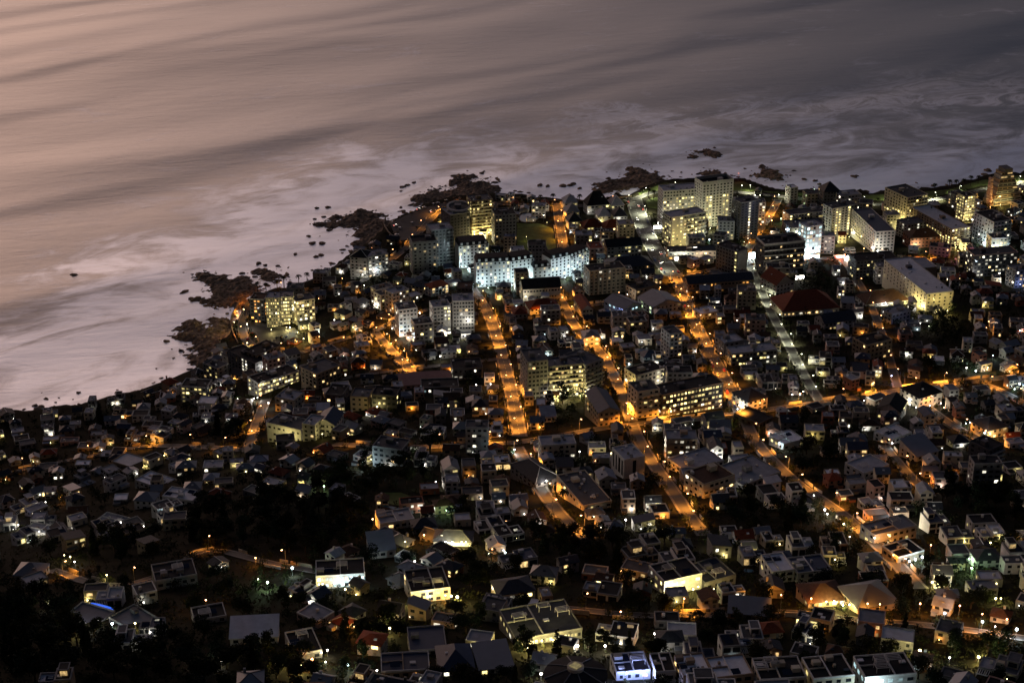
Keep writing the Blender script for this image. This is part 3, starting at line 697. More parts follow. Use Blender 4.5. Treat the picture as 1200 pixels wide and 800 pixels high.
T(AB,'long white-banded block of flats behind the white-banded office block',924,268,972,264,17,14,'w=white rm=mid lit=.25 lc=yel nb=14 fl=5 bal=1','the long white-banded block')
T(AB,'grey tower with lit window columns at the end of the long white-banded block',973,278,1002,274,34,15,'w=grey rm=mid lit=.1 cols=1,2,5 nb=8 fl=11 lc=yel','the grey end tower')
T(WH,'blue-black low roofed hall behind the office block',925,277,968,275,10,22,'w=dark rm=blue lit=.02 kit=2')
T(AB,'thin white slab block near the promenade',925,240,934,239,19,10,'w=white rm=white lit=.05 nb=2')
T(AB,'green-lit low block near the promenade lawn',945,242,976,240,14,12,'w=cream rm=mid lit=.4 lc=green nb=7')
T(AB,'dark stepped pyramid-like block by the promenade',964,247,983,246,22,16,'w=dark rm=slate r=hip lit=.1 rise=8')
T(AB,'white terraced block at the promenade corner',984,250,1008,248,20,15,'w=white rm=light lit=.25 lc=white bal=1')
T(AB,'grey low block left of the thin slab beside the tower street',876,258,893,257,12,12,'w=grey rm=dark lit=.1')
T(AB,'long blue-roofed slab seen end on, white end wall lit at its foot',1024,297,1047,296,25,62,'w=white rm=blue lit=.06 kit=1 pw=white','the long blue-roofed slab')
T(AB,'stepped tower with yellow lit balconies facing left by the promenade',1060,266,1084,262,34,34,'w=cream rm=slate lit=.2 slit=.95 lc=yel bal=1','the stepped promenade tower')
T(AB,'grey lower block in front of the stepped promenade tower',1062,280,1098,274,17,16,'w=grey rm=mid lit=.1 lc=white kit=4')
T(AB,'dark red-roofed block with two orange lit dormers',1066,291,1101,289,12,18,'w=brick rm=brown r=hip lit=.1 lc=org')
T(AB,'long pale-roofed slab seen end on with yellow lit end galleries',1113,289,1135,286,20,66,'w=tan rm=white lit=.8 lc=yel bal=1 fl=7 kit=9','the long pale-roofed slab')
T(AB,'narrow tower with yellow lit galleries right of the long pale-roofed slab',1128,259,1140,257,28,12,'w=cream rm=dark lit=.9 lc=yel bal=1 nb=4','the narrow yellow tower')
T(AB,'white balconied tower lit cyan at its foot, far right',1161,292,1182,289,31,30,'w=white rm=dark lit=.15 bal=1 lc=white kit=5','the cyan-footed white tower')
T(AB,'dark long block with lit stairwells beside the cyan-footed tower',1139,325,1190,321,25,16,'w=dark rm=mid lit=.45 lc=white nb=12 pw=pink','the dark stairwell block')
T(AB,'dark twin block with a few yellow windows left of the big L-shaped slab',1002,327,1050,325,22,18,'w=dark rm=dark lit=.2 lc=yel nb=12 kit=5','the dark twin block')
T(AB,'grey small block at the right edge by the dark stairwell block',1188,338,1206,336,20,14,'w=grey rm=metal lit=.3')
# left headland
T(AB,'dark headland block with three orange lit windows',294,378,311,377,27,15,'w=dark pw=white rm=brown lit=.35 lc=org','the dark headland block')
T(AB,'grey headland tower with narrow columns of small lit windows',313,384,329,382,34,14,'w=grey rm=light lit=.5 lc=yel nb=6 ww=.9','the grey headland tower')
T(AB,'headland block with green and yellow lit stair glass',330,381,346,378,32,14,'w=grey rm=blue lit=.8 lc=yel nb=6','the stair glass block')
T(AB,'cream headland block with a full grid of yellow lit windows',348,381,370,375,27,14,'w=cream rm=mid lit=.7 lc=yel nb=7','the cream headland block')
T(AB,'black low block with one tall column of lit windows by the brown rocks',268,433,299,437,22,15,'w=dark rm=dark lit=.1 cols=4,5 nb=8 fl=6 lc=white','the black shore block')
T(AB,'dark long-roofed block right of the black shore block',302,432,329,419,15,15,'w=tan pw=dark rm=dark lit=.15 lc=white')
T(AB,'small grey block with one yellow window on the shore edge',239,446,256,447,20,11,'w=grey rm=mid lit=.15 lc=yel')
T(AB,'slanting white terrace block with striped roof and lit arches',303,464,351,446,14,15,'w=white rm=dark lit=.75 lc=yel nb=14 fl=3 kit=9','the striped-roof terrace block')
T(AB,'white-banded block with dark roof on the shore edge',213,472,243,467,19,14,'w=white rm=dark lit=.4 lc=yel bal=1 kit=1','the white-banded shore block')
T(AB,'tan flats with lit corner windows right of the striped-roof terrace block',372,456,400,445,17,18,'w=tan rm=mid lit=.2 lc=warm')
T('villa','white house with pale roof and dark rooflight near the shore',232,482,252,478,9,12,'w=white rm=white lit=.1 kit=1')
# town centre, left
T(AB,'small grey-white block left of the white core block',468,395,490,391,31,14,'w=white rm=mid lit=.2 lc=white nb=5','the small grey-white block')
T(AB,'left half of white block with cyan-white stair windows',508,394,529,391,33,13,'w=white rm=light lit=.1 cols=3,4 nb=5 lc=white','the white core block')
T(AB,'white block with flat pale roof joined to the stair window block',531,391,556,389,37,15,'w=white rm=light lit=.08 nb=7 kit=5')
T('office_building','dark plant-roofed block behind the white core block',536,354,554,353,16,14,'w=dark rm=brown lit=0')
T('house','cream house with curved white wall and red roof below the hotel',482,344,496,345,10,12,'w=cream rm=mid r=hip lit=.3')
T('house','white-walled house with dark red roof below the hotel',506,348,526,343,10,11,'w=white rm=red r=hip lit=.15')
T(WH,'long pinkish-roofed shed in the town centre',469,457,530,450,5,16,'w=pink rm=pinkr r=mono rise=2 lit=.05 hi=y1','the long pink-roofed shed')
T('office_building','black flat block with a strip of white lit windows beside the shed',531,446,566,443,13,16,'w=dark rm=dark lit=.35 lc=white fl=2')
T('office_building','dark flat building with white lit strip below the pink-roofed shed',494,463,538,459,8,14,'w=dark rm=dark lit=.35 lc=cyan fl=1 pw=grey')
T(AB,'tan lattice-fronted block in the town centre',411,482,433,480,17,14,'w=tan rm=mid lit=.05 fl=3 nb=3')
T(AB,'dark flats with yellow lit stairwell',436,481,465,479,18,14,'w=dark rm=dark lit=.35 lc=yel fl=3')
T(AB,'dark boxy block with pale rim left of the lattice-fronted one',382,480,402,478,18,16,'w=dark pw=grey rm=dark lit=.02')
T(AB,'long white terrace of flats with dark windows beside the short left street',314,518,353,516,22,15,'w=white rm=mid lit=.25 lc=green fl=3 kit=5','the long white terrace')
T(AB,'white flats with arched end beside the long white terrace',355,517,370,516,20,14,'w=white rm=light lit=.2')
T(WH,'blue-grey roofed building with two steep gables',370,512,393,510,16,18,'w=white rm=blue r=gable al=y lit=.05')
T(AB,'pale arched stepped building below the striped-roof terrace block',323,482,345,480,16,15,'w=cream rm=light lit=.02')
# town centre, middle
T(AB,'long white building with black roof and arcade right of the hotel',613,353,657,350,14,17,'w=cream rm=dark r=gable rise=6 lit=.15 nb=12 fl=2 arc=10','the black-roofed arcade house')
T(AB,'cream ribbed block with tall vertical fins',690,346,732,342,28,15,'w=cream rm=dark lit=.15 fins=8 nb=8 kit=5','the ribbed block')
T(AB,'orange-lit three storey block with dark roof by the long orange avenue',745,354,771,349,15,15,'w=tan rm=dark lit=.1 lc=org fl=3','the orange corner block')
T('hall','grey gabled hall with broad pale curved roof beside the avenue',764,368,798,363,9,24,'w=white rm=metal r=gable al=y rise=5 lit=.25 lc=green','the pale-roofed gabled hall')
T('townhouse','white two storey townhouse with dark roof opening',718,387,741,386,15,12,'w=white rm=mid lit=.2 lc=warm','the white townhouses')
T('townhouse','red-fronted townhouse in the white row',742,386,750,385,13,11,'w=brick rm=mid lit=.1')
T('townhouse','pinkish townhouse at the right end of the row',751,385,760,384,13,11,'w=pink rm=dark lit=.05')
T('house','cream two storey house with pale hipped roof and lit ground floor',684,406,703,405,10,13,'w=cream rm=metal r=hip lit=.45 lc=yel')
T(AB,'white four storey block with small square windows right of the row',784,419,799,417,27,14,'w=white rm=mid lit=.15 nb=3','the small-windowed white block')
T(AB,'stepped gable left wing of the yellow gallery block',618,469,642,467,44,20,'w=grey rm=mid lit=.12 lc=warm nb=5 kit=2','the yellow gallery block')
T(AB,'blue-roofed middle of the gallery block with yellow lit galleries',643,466,685,463,36,14,'w=grey rm=blue lit=.6 lc=yel nb=12 bal=1 bw=cream kit=2')
T(AB,'stepped grey right wing of the gallery block',686,464,706,459,38,22,'w=grey rm=mid lit=.05 bal=1 kit=2')
T(AB,'modern cream and black block with lit vertical stair windows',745,457,778,451,19,14,'w=cream rm=dark lit=.1 cols=0,5 nb=7 lc=white','the cream and black block')
T(AB,'dark block right of the cream and black block',779,452,802,447,17,14,'w=dark rm=dark lit=.25 lc=yel')
T(AB,'cream flats with stepped terraces left of the lit window grid',746,490,772,487,31,15,'w=cream rm=mid lit=.06 bal=1 kit=3','the stepped cream flats')
T('office_building','long office block with four rows of lit windows',775,488,846,478,29,15,'w=dark rm=dark lit=.85 lc=yel nb=17 fl=5 ww=2.2 slit=.1 pw=tan kit=6','the lit window grid')
T(WH,'twin-gabled warehouse with blue-black roof, front lit orange',701,500,726,498,17,30,'w=tan rm=blue r=gable al=y rise=3.5 lit=.12 lc=org nb=4','the twin-gabled warehouse')
T(AB,'white cube block with panelled roof and black central slot',731,561,755,558,23,16,'w=white rm=light lit=.02 nb=1 fl=1 ww=2 wh=9 kit=6','the white cube block')
T(WH,'long low flat roofed works along the steep lower street',683,598,717,594,8,48,'w=cream rm=mid lit=.1 lc=yel kit=14','the long low works')
T(WH,'dark hipped hall beside the steep lower street',628,572,655,567,9,26,'w=grey rm=slate r=hip lit=.05')
T(WH,'small white shed roofs beside the middle cross street',635,495,652,494,6,10,'w=white rm=light r=mono lit=0')
# town centre, right
T(AB,'dark-roofed long building with orange lit colonnade',806,346,882,341,14,15,'w=tan rm=slate r=gable rise=4 lit=.35 lc=org nb=18 fl=2 arc=14','the orange colonnade')
T('hall','steep red gabled hall with white gable front',909,346,930,343,13,22,'w=white rm=red r=gable al=y rise=8 lit=.05','the red gabled hall')
T('hall','broad red hipped hall with white columned front',917,371,983,368,8,30,'w=cream rm=red r=hip rise=11 lit=.3 lc=warm arc=14 nb=14 fl=1','the broad red hall')
T(WH,'dark low range right of the broad red hall',966,386,1003,383,9,16,'w=grey rm=slate r=gable lit=.1')
T('house','house with bright white flat roof beside the avenue',821,375,842,372,7,13,'w=white rm=white lit=.2 kit=1')
T(AB,'grey cubic flats with two dark openings near the avenue',848,420,871,417,18,14,'w=grey rm=light lit=.03')
T(AB,'long flats with lit lower windows near the dim green street',857,429,910,425,15,13,'w=grey rm=light lit=.3 lc=yel nb=13 fl=3 kit=5','the long green-street flats')
T('house','pale orange gabled house at the avenue corner',876,482,899,478,13,17,'w=cream rm=slate r=hip lit=.1 lc=org')
T(WH,'black parallelogram roofed shed on the east cross street',889,500,906,495,6,20,'w=dark rm=dark lit=0 kit=0')
T('villa','house with white flat roof and lit terrace below the east cross street',918,527,942,523,8,14,'w=white rm=white lit=.4 lc=yel kit=2','the white-roofed terrace house')
T(AB,'cream flats with red-brown roof and white side bands',824,584,860,577,20,17,'w=cream rm=brown lit=.15 bal=1 kit=3','the brown-roofed flats')
T(WH,'large pale flat-roofed store in the town below the avenue',870,573,915,563,10,24,'w=grey rm=light lit=.05 kit=8','the large pale-roofed store')
T(WH,'grey flat-roofed store left of the large pale one',803,557,848,549,9,18,'w=white rm=light lit=.05 kit=3')
T('hall','red hipped hall with white arcade right of the broad red hall',1015,359,1065,356,5,20,'w=white rm=brown r=hip rise=7 lit=.4 lc=yel arc=10 fl=1','the red arcade hall')
T('house','boxy grey house with dark rooflight below the red arcade hall',1044,380,1066,377,13,13,'w=grey rm=light lit=.02')
T(AB,'brown block with lit windows above the east cross street',1014,422,1044,418,20,16,'w=tan rm=dark lit=.3 lc=warm')
T('house','cream three storey house with black hipped roof by the right orange lane',1076,478,1103,474,15,18,'w=cream rm=dark r=hip lit=.15','the cream corner house')
T('house','white house with black roof and lit end windows above rows of white lamps',1027,490,1054,493,12,18,'w=white rm=dark r=gable lit=.45 lc=yel','the white end-windowed house')
T('villa','white modern house with dark rooflights in the right hillside',1044,521,1068,516,9,14,'w=white rm=white lit=.05 kit=4')
T('villa','grey sheet-roofed house with white gable edge right of the small right lane',1074,541,1099,537,9,15,'w=white rm=metal r=mono lit=.02')
T('villa','white flat-roofed house at the foot of the small right lane',1012,562,1041,556,11,15,'w=white rm=light lit=.03 kit=1','the white flat hillside house')
T(AB,'slim block with four white side balconies on the right hillside',1157,546,1174,542,21,14,'w=dark rm=dark lit=.02 bal=1 bw=white nb=4 fl=4','the white balcony block')
T('house','pale hipped house with lit gate beside the far right lane',1156,513,1180,510,11,15,'w=cream rm=slate r=hip lit=.15')
# the lower hillside
T(WH,'grey vaulted roof alone among dark trees on the left',17,682,48,678,10,16,'w=grey rm=metal r=hip rise=4 lit=0','the grey vaulted roof')
T('villa','wide house with bright white flat roof on the left hillside',131,548,171,545,7,15,'w=tan rm=white lit=.1 kit=0','the wide white roof')
T('villa','white-framed house with two dark roof openings on the left hillside',159,572,189,570,9,14,'w=white rm=white lit=.02 kit=3')
T('villa','white house with bay roofs and blue rooflight left of the dark wood',191,594,226,590,14,16,'w=white rm=white lit=.15 kit=4','the white bay-roofed house')
T('villa','faceted white house with metal roof below the white-framed house',158,597,181,593,13,14,'w=white rm=metal r=hip lit=.02')
T('villa','grey flat house with pale roof over brightly lit ground floor on the left',29,629,56,626,9,13,'w=white rm=light lit=.95 lc=yel fl=1 kit=2')
T('villa','white terraced house with railings on the left hillside',113,619,148,616,10,14,'w=white rm=light lit=.04 bal=1')
T('villa','flat modern house with white roof box left of the dark wood',183,692,232,684,12,20,'w=grey rm=dark pw=white lit=.1 kit=5','the white roof box house')
T('villa','modern house with cyan-white lit glass floors',371,690,428,686,16,18,'w=white rm=dark lit=.8 lc=cyan fl=2 nb=12 kit=3','the cyan-lit villa')
T('house','long low house with ridged grey roof',492,633,540,640,6,12,'w=grey rm=mid r=gable rise=3 lit=.05','the long ridged house')
T('house','steep grey mono-pitched house beside an orange lit yard',434,655,464,652,10,16,'w=white rm=metal r=mono rise=4 lit=.02','the mono-pitched house')
T('villa','terraced villa with lawn and lit glass on the middle hillside',446,622,486,617,10,16,'w=white rm=metal lit=.4 lc=yel kit=3')
T('villa','grey gabled house with brightly lit terrace on the middle hillside',508,640,552,640,8,14,'w=white rm=mid r=hip lit=.9 lc=yel fl=1','the bright terrace house')
T('villa','large flat villa with stepped white rim and glowing garage',482,706,528,702,15,24,'w=cream rm=dark pw=white lit=.3 kit=4','the stepped-rim villa')
T('house','cream house with grey hipped roof and three lit windows',584,705,627,701,12,16,'w=cream rm=slate r=hip rise=3 lit=.5 lc=yel fl=1','the three-windowed cream house')
T('villa','large angular grey-roofed complex over a glowing yellow terrace',604,756,682,748,13,30,'w=grey rm=mid lit=.9 lc=yel fl=1 kit=5 nb=18','the glowing terrace complex')
T('house','small tan garden house right of the three-windowed cream house',635,706,648,705,7,10,'w=tan rm=light lit=0')
T('villa','white modern villa with black roof and bright yellow lit garden walls',778,696,822,690,22,20,'w=white rm=dark lit=.9 lc=yel kit=2','the bright white villa')
T('villa','pale grey terraced villa right of the bright white villa',826,690,862,684,12,22,'w=grey rm=mid lit=.3 lc=yel kit=6')
T('villa','curved white modern villa with roof drum',904,683,930,681,15,20,'w=white rm=white lit=.05 kit=4','the white roof drum villa')
T('villa','round-fronted pale villa with railings and solar panels',934,683,974,680,14,18,'w=white rm=blue lit=.12 lc=green kit=5')
T('house','dark red-brown hipped house with lit modern corner',947,712,992,709,9,20,'w=tan rm=brown r=hip rise=4 lit=.6 lc=yel','the brown corner house')
T('house','large grey hipped house beside the bottom road',1005,719,1052,714,11,24,'w=tan rm=metal r=hip rise=5 lit=.1','the large grey hipped house')
T('house','long low cream house with grey sheet roof above the bottom road',853,724,902,726,7,14,'w=tan rm=metal r=mono rise=2 lit=0','the long cream house')
T('house','metal hipped house with pale roof ridges at the bottom edge',516,793,556,791,9,22,'w=grey rm=blue r=hip rise=5 lit=.25 lc=yel','the pale-ridged house')
T(WH,'broad grey sheet-roofed building right of the pale-ridged house',562,790,602,787,8,20,'w=grey rm=metal r=mono rise=2 lit=.05')
T('villa','flat modern house with dark solar roof and orange lit front',447,795,504,793,9,16,'w=tan rm=blue pw=white lit=.15 lc=org fl=1 kit=2')
T('villa','grey-walled villa with crossed white roof rim left of the blue house',480,768,524,766,6,22,'w=grey rm=blue pw=light lit=.02 kit=1'.replace('pw=light','pw=grey'))
T('villa','modern house with a strip of blue-white light at the bottom edge',722,797,762,795,11,16,'w=white rm=blue pw=white lit=.2 kit=4','the blue strip house')
T('villa','white-framed modern house with dark roof wells, right of the blue strip house',768,800,792,799,14,16,'w=cream rm=dark pw=white lit=.1 kit=3')
T('villa','white-roofed house with rooftop clutter at the bottom edge',800,806,834,804,16,18,'w=tan rm=white lit=.1 kit=7')
T('villa','pale-roofed square house with black roof well at the bottom edge',838,808,882,805,17,17,'w=tan rm=white lit=.06 kit=3','the black roof well house')
T('villa','flat house with white roof frames and dark panels at the bottom edge',890,812,944,810,18,18,'w=cream rm=dark pw=white lit=.1 kit=7')
T('villa','house with ribbed pergola roof and lit terrace at the bottom edge',952,812,1000,809,20,18,'w=cream rm=dark pw=white lit=.2 kit=6')
T('villa','flat white-rimmed house with bright white front at the bottom edge',1012,812,1072,809,22,18,'w=white rm=dark lit=.7 lc=cyan fl=2 kit=6','the bright white-rimmed house')
T('villa','white tent-roofed house in the dark lower left',270,756,326,753,9,16,'w=white rm=white r=mono rise=2.5 lit=0','the white tent roof')
T('villa','flat black-roofed house with pale stepped rim, right of the white tent roof',345,774,378,770,9,22,'w=grey pw=white rm=dark lit=.15 kit=4')
T('villa','house with two white-framed roof wells left of the white tent roof',228,732,266,727,6,14,'w=grey pw=white rm=dark lit=0 kit=2')
T('villa','modern lit flat-roofed house beside the long orange glow',1024,637,1073,630,16,16,'w=white rm=metal lit=.4 lc=yel fl=2 kit=4','the lit flat-roofed house')
T('villa','dark square-roofed house with orange front below the lit flat-roofed house',1052,660,1082,655,11,16,'w=tan rm=dark pw=white lit=.05 kit=2')
T('villa','blue-black roofed house beside a glowing blue pool',74,729,112,731,6,18,'w=dark rm=blue pw=grey lit=.05 kit=1')
T('villa','blue-black roofed house right of the glowing blue pool',128,729,160,736,6,18,'w=dark rm=blue pw=grey lit=.05 kit=1')
# ------------------------------------------------------------------ the white curved hotel: one thing, three wings
def hotel():
    P = [(538,315),(573,311),(560,336),(597,334),(626,329),(645,327),(668,324),(689,317)]
    a = gp(560,336); t = empty('hotel', a[0], a[1], a[2]); tag(t, 'large white curved hotel with black mansard roof, its front floodlit cyan white', 'hotel')
    wm = WALL['white']; S = [((538,315),(573,311),26,18), ((558,337),(598,334),29,15), ((598.5,334),(626,330),28,15), ((645.5,328),(668,324),25,15), ((668.5,324),(690,317),24,15), ((625,334),(646,332),20,9)]
    for A, B, hp, d in S:
        pa, pb, w, rz = frame(A, B); h = px_h(pa, hp); z = min(pa[2], pb[2]); loc = (pa[0]-a[0], pa[1]-a[1], z-a[2])
        wing = MB().box(0,0,-SUNK,w,d,h).obj('wing', wm, t, loc=loc, rz=rz)
        mb = MB(); i_ = 1.6; r_ = 3.4; c0 = [(0,0,h),(w,0,h),(w,d,h),(0,d,h)]; c1 = [(i_,i_,h+r_),(w-i_,i_,h+r_),(w-i_,d-i_,h+r_),(i_,d-i_,h+r_)]
        mb.poly(c1)
        for i in range(4): j = (i+1) % 4; mb.poly([c0[i], c0[j], c1[j], c1[i]])
        mb.obj('mansard_roof', ROOF['dark'], t, loc=loc, rz=rz)
        for k_ in range(max(1, int(w/5))):
            xx = w*(k_+.5)/max(1, int(w/5)); MB().box(xx-1,.3,h,xx+1,3,h+2.6).obj('dormer', wm, t, loc=loc, rz=rz)
        fl = 7 if hp > 22 else 5; nb = max(2, int(w/3.3)); cr, sr = math.cos(rz), math.sin(rz)
        for f_ in range(fl):
            for b_ in range(nb):
                x, y = w*(b_+.5)/nb, -.03; on = R.random() < .3
                link('window', cube_mesh(LIT[R.choice(('yel','white','warm'))][R.choice((0,1,2,3))] if on else M_GLASS), t, (loc[0]+x*cr-y*sr, loc[1]+x*sr+y*cr, loc[2]+h/fl*(f_+.55)), rz, (1.5,.14,1.6))
        FOOT.append((pa[0], pa[1], rz, 0, 0, w, d)); px_, py_ = rect_pts(pa[0], pa[1], rz, 0, 0, w, d, 2); occ_set(px_, py_)
    LMS.append(('the white curved hotel', *gp(620,320), t)); return t
hotel()
# the oval tower behind the yellow-lit one
pa = gp(538,276); t = empty('apartment_building', *pa); tag(t, 'oval seafront tower ringed by a thick pale roof rim', 'apartment block'); h = px_h(pa, 33)
MB().cyl(0,0,-SUNK,h,11,n=28,sy=1.3).obj('wall', WALL['grey'], t)
mb = MB(); n_ = 28
for i in range(n_):
    A_, B_ = 2*PI*i/n_, 2*PI*(i+1)/n_
    q = [(r*math.cos(x), 1.3*r*math.sin(x), zz) for x in (A_, B_) for r, zz in ((11.6,h),(11.6,h+1.6),(9.6,h+1.6),(9.6,h))]
    for f in ((0,4,5,1),(1,5,6,2),(2,6,7,3)): mb.poly([q[k_] for k_ in f])
mb.obj('roof_rim', WALL['white'], t); MB().cyl(0,0,h,h+.3,9.6,n=28,sy=1.3).obj('roof', ROOF['mid'], t); MB().box(-4,-3,h,2,4,h+3).obj('plant_room', WALL['grey'], t)
occ_set(*rect_pts(pa[0],pa[1],0,-13,-16,13,16))
# the round house with a spoked roof at the bottom edge
pa = gp(674,806); t = empty('villa', *pa); tag(t, 'round house with dark spoked roof and lit lantern at the bottom edge', 'villa'); h = 6.0; r = 11.0
MB().cyl(0,0,-SUNK,h,r,n=32).obj('wall', WALL['tan'], t); MB().cyl(0,0,h,h+2.4,r+.5,3.2,n=32).obj('roof', ROOF['dark'], t)
for i in range(8):
    a = 2*PI*(i+.3)/8; MB().bar((3*math.cos(a),3*math.sin(a),h+2.6), ((r+.6)*math.cos(a),(r+.6)*math.sin(a),h+.2), .22).obj('roof_rib', WALL['grey'], t)
MB().cyl(0,0,h+2.2,h+3.6,3,n=20).obj('lantern', WALL['cream'], t); MB().cyl(0,0,h+3.6,h+3.8,2.4,n=4).obj('skylight', LIT['yel'][0], t)
for i in range(12):
    a = PI+PI*(i+.5)/12; link('window', cube_mesh(LIT['warm'][1] if i in (4,9) else M_GLASS), t, (r*math.cos(a), r*math.sin(a), 3), a+PI/2, (1.7,.3,1.8))
LMS.append(('the round spoked house', *gp(674,790), t)); occ_set(*rect_pts(pa[0],pa[1],0,-13,-13,13,13))
# stepped pyramid tower at the far right
pa, pb, w, rz = frame((1163,242),(1198,238)); t = empty('apartment_building', pa[0], pa[1], pa[2], rz); tag(t, 'stepped pyramid tower with pink-lit left edge in the far right corner', 'apartment block')
H = px_h(pa, 36); nst = 9
for i in range(nst):
    q = i/nst*.36*w; z0 = H*i/nst; MB().box(q*1.0, q*.6, -SUNK if i == 0 else z0, w-q, 18, H*(i+1)/nst).obj('storey', WALL['grey'] if i % 2 else WALL['tan'], t)
    for k_ in range(4): pane(t, q+(w-2*q)*(k_+.5)/4, q*.6-.02, z0+H/nst*.55, (w-2*q)/5, 1.4, LIT['warm'][1] if R.random() < .15 else M_GLASS, 'f')
    MB().box(-2.2-.0*i, 1+i*.4, -SUNK if i == 0 else z0, -.004, 9, H*(i+1)/nst-.6).obj('side_tower', WALL['pink'], t) if i < 8 else None
MB().box(w*.36, 4, H, w*.62, 16, H+4).obj('plant_room', WALL['dark'], t); LMS.append(('the stepped pyramid tower', *mid(t,w,18,H), t)); footprint(t,0,0,w,18)
# the large L-shaped slab
pa, pb, w, rz = frame((1084,365),(1115,363)); t = empty('apartment_building', pa[0], pa[1], pa[2], rz); tag(t, 'big L-shaped cream slab with pale cluttered roof', 'apartment block'); h = px_h(pa, 20); d = 78
shell(t, 0,0,w,d,h, WALL['cream']); roof_flat(t, 0,0,w,d,h, 'white', WALL['white']); shell(t, w+.004,d-22,w+14,d,h*.9, WALL['tan'], name='wing'); roof_flat(t, w+.004,d-22,w+14,d,h*.9, 'light', WALL['white'])
roof_kit(t, 1,2,w-1,d-2,h, WALL['dark'], 9)
for f_ in range(5):
    for k_ in range(5): pane(t, w*(k_+.5)/5, -.02, h/5*(f_+.55), 1.4, 1.3, LIT['yel'][1] if R.random() < .1 else M_GLASS, 'f')
    for k_ in range(13): pane(t, 0, d*(k_+.5)/13, h/5*(f_+.55), 1.5, 1.3, LIT['yel'][1] if R.random() < .06 else M_GLASS, 'l')
LMS.append(('the big L-shaped slab', *mid(t,w,d*.6,h), t)); footprint(t,0,0,w+14,d)
# hip-roofed apartment pavilions by the beach road
for i, (ax, ay, bx, by, hp, rs, rm) in enumerate([(662,247,677,246,9,7,'light'),(664,258,679,257,9,7,'light'),(666,269,682,268,9,7,'slate'),(688,252,714,250,11,12,'dark'),(701,263,716,262,9,7,'light'),(716,250,731,249,9,8,'light'),(719,263,735,262,9,7,'slate'),(684,274,708,272,7,6,'red'),(709,275,734,272,7,6,'red')]):
    T('house', None, ax, ay, bx, by, hp, 15, f"w={'white' if i < 7 else 'tan'} rm={rm} r=hip rise={rs} lit=.25 lc=yel fl=2", 'the dark pyramid roof' if i == 3 else None)
T(AB,'long gabled block with dark roof and lit dormers behind the ribbed block',711,303,752,300,13,16,'w=grey rm=dark r=gable rise=5 lit=.35 lc=yel nb=10','the long gabled block')
T(AB,'narrow orange-lit terrace front right of the hotel',691,306,707,305,14,16,'w=pink rm=red lit=.3 lc=org bal=1 fl=3')
T(AB,'dark broad-roofed block with a few lit windows left of the avenue bend',714,323,766,319,9,20,'w=dark rm=slate r=hip rise=6 lit=.15')
T('house',None,621,369,655,366,7,16,'w=white rm=red r=hip lit=.25'); T('house',None,602,374,618,373,6,14,'w=white rm=red r=hip lit=.1')
T(AB,'dark-roofed lounge block with white forecourt right of the orange corner block',731,371,752,366,10,24,'w=white rm=metal r=gable al=y rise=4 lit=.5 lc=cyan')
T('house','red-roofed gabled house with pale end wall near the middle orange street',682,372,695,371,9,26,'w=cream rm=red r=gable al=y rise=4 lit=.1')
# ------------------------------------------------------------------ filling the plots between the traced buildings
ORD = ['nearest','second','third','fourth','fifth','sixth','seventh','eighth','ninth','tenth','eleventh','twelfth','thirteenth','fourteenth','fifteenth','sixteenth','seventeenth','eighteenth','nineteenth']
for tens, w_ in zip(('twent','thirt','fort','fift','sixt'), ('twenty','thirty','forty','fifty','sixty')):
    ORD.append(tens+'ieth'); ORD += [f'{w_}-{q}' for q in ('first','second','third','fourth','fifth','sixth','seventh','eighth','ninth')]
NP_RG = np.random.default_rng(11)
# dark wooded ground: pixel ellipses (cx, cy, rx, ry) without houses
WOODS = [(325,622,108,40),(55,752,75,50),(235,785,130,20),(430,566,55,18),(672,490,36,26),(1110,392,32,26),(960,338,28,16),(560,690,26,14),(660,640,40,14),(900,610,50,16),
         (280,505,30,14),(1120,440,40,10),(130,650,28,14),(430,745,40,10),(880,560,14,14),(950,545,26,14),(1160,600,40,14),(1130,580,30,10),(640,275,22,22),(580,310,14,10),(1040,700,30,8),(700,655,40,14)]
def in_wood(px, py): return any(((px-a)/c)**2+((py-b_)/d)**2 < 1 for a, b_, c, d in WOODS)
def land_ok(x, y): return y < np.interp(x, CXA, CYA)-3 and y > 470
TREES = []      # (x, y, z, r, kind)
n_fill = {}
STUFF_H = [MB(), 0]
CAP = dict(house=240, bungalow=290, cottage=290, villa=180, townhouse=170, apartment_building=90)
cand = []
for _ in range(26000):
    px, py = R.uniform(-25, 1225), R.uniform(205, 850)
    cand.append((px, py))
made = []
for px, py in [(R.uniform(-25,1225), R.uniform(215,850)) for _ in range(5200)]:
    if py < np.interp(px, [p[0] for p in COAST_PX], [p[1] for p in COAST_PX])+5 or len(TREES) > 760: continue
    wood = in_wood(px, py)
    if R.random() > (.85 if wood else .15 if py > 400 else .06): continue
    x, y, z = gp(px, py); r = R.uniform(3.8, 6.8) if wood else R.uniform(2.8, 5.4)
    if not land_ok(x, y) or not occ_free(*rect_pts(x, y, 0, -r*.5, -r*.5, r*.5, r*.5)): continue
    occ_set(*rect_pts(x, y, 0, -r*.55, -r*.55, r*.55, r*.55)); TREES.append((x, y, z, r, R.choices(('round','tall','flat','cone'), (76,12,6,6))[0]))
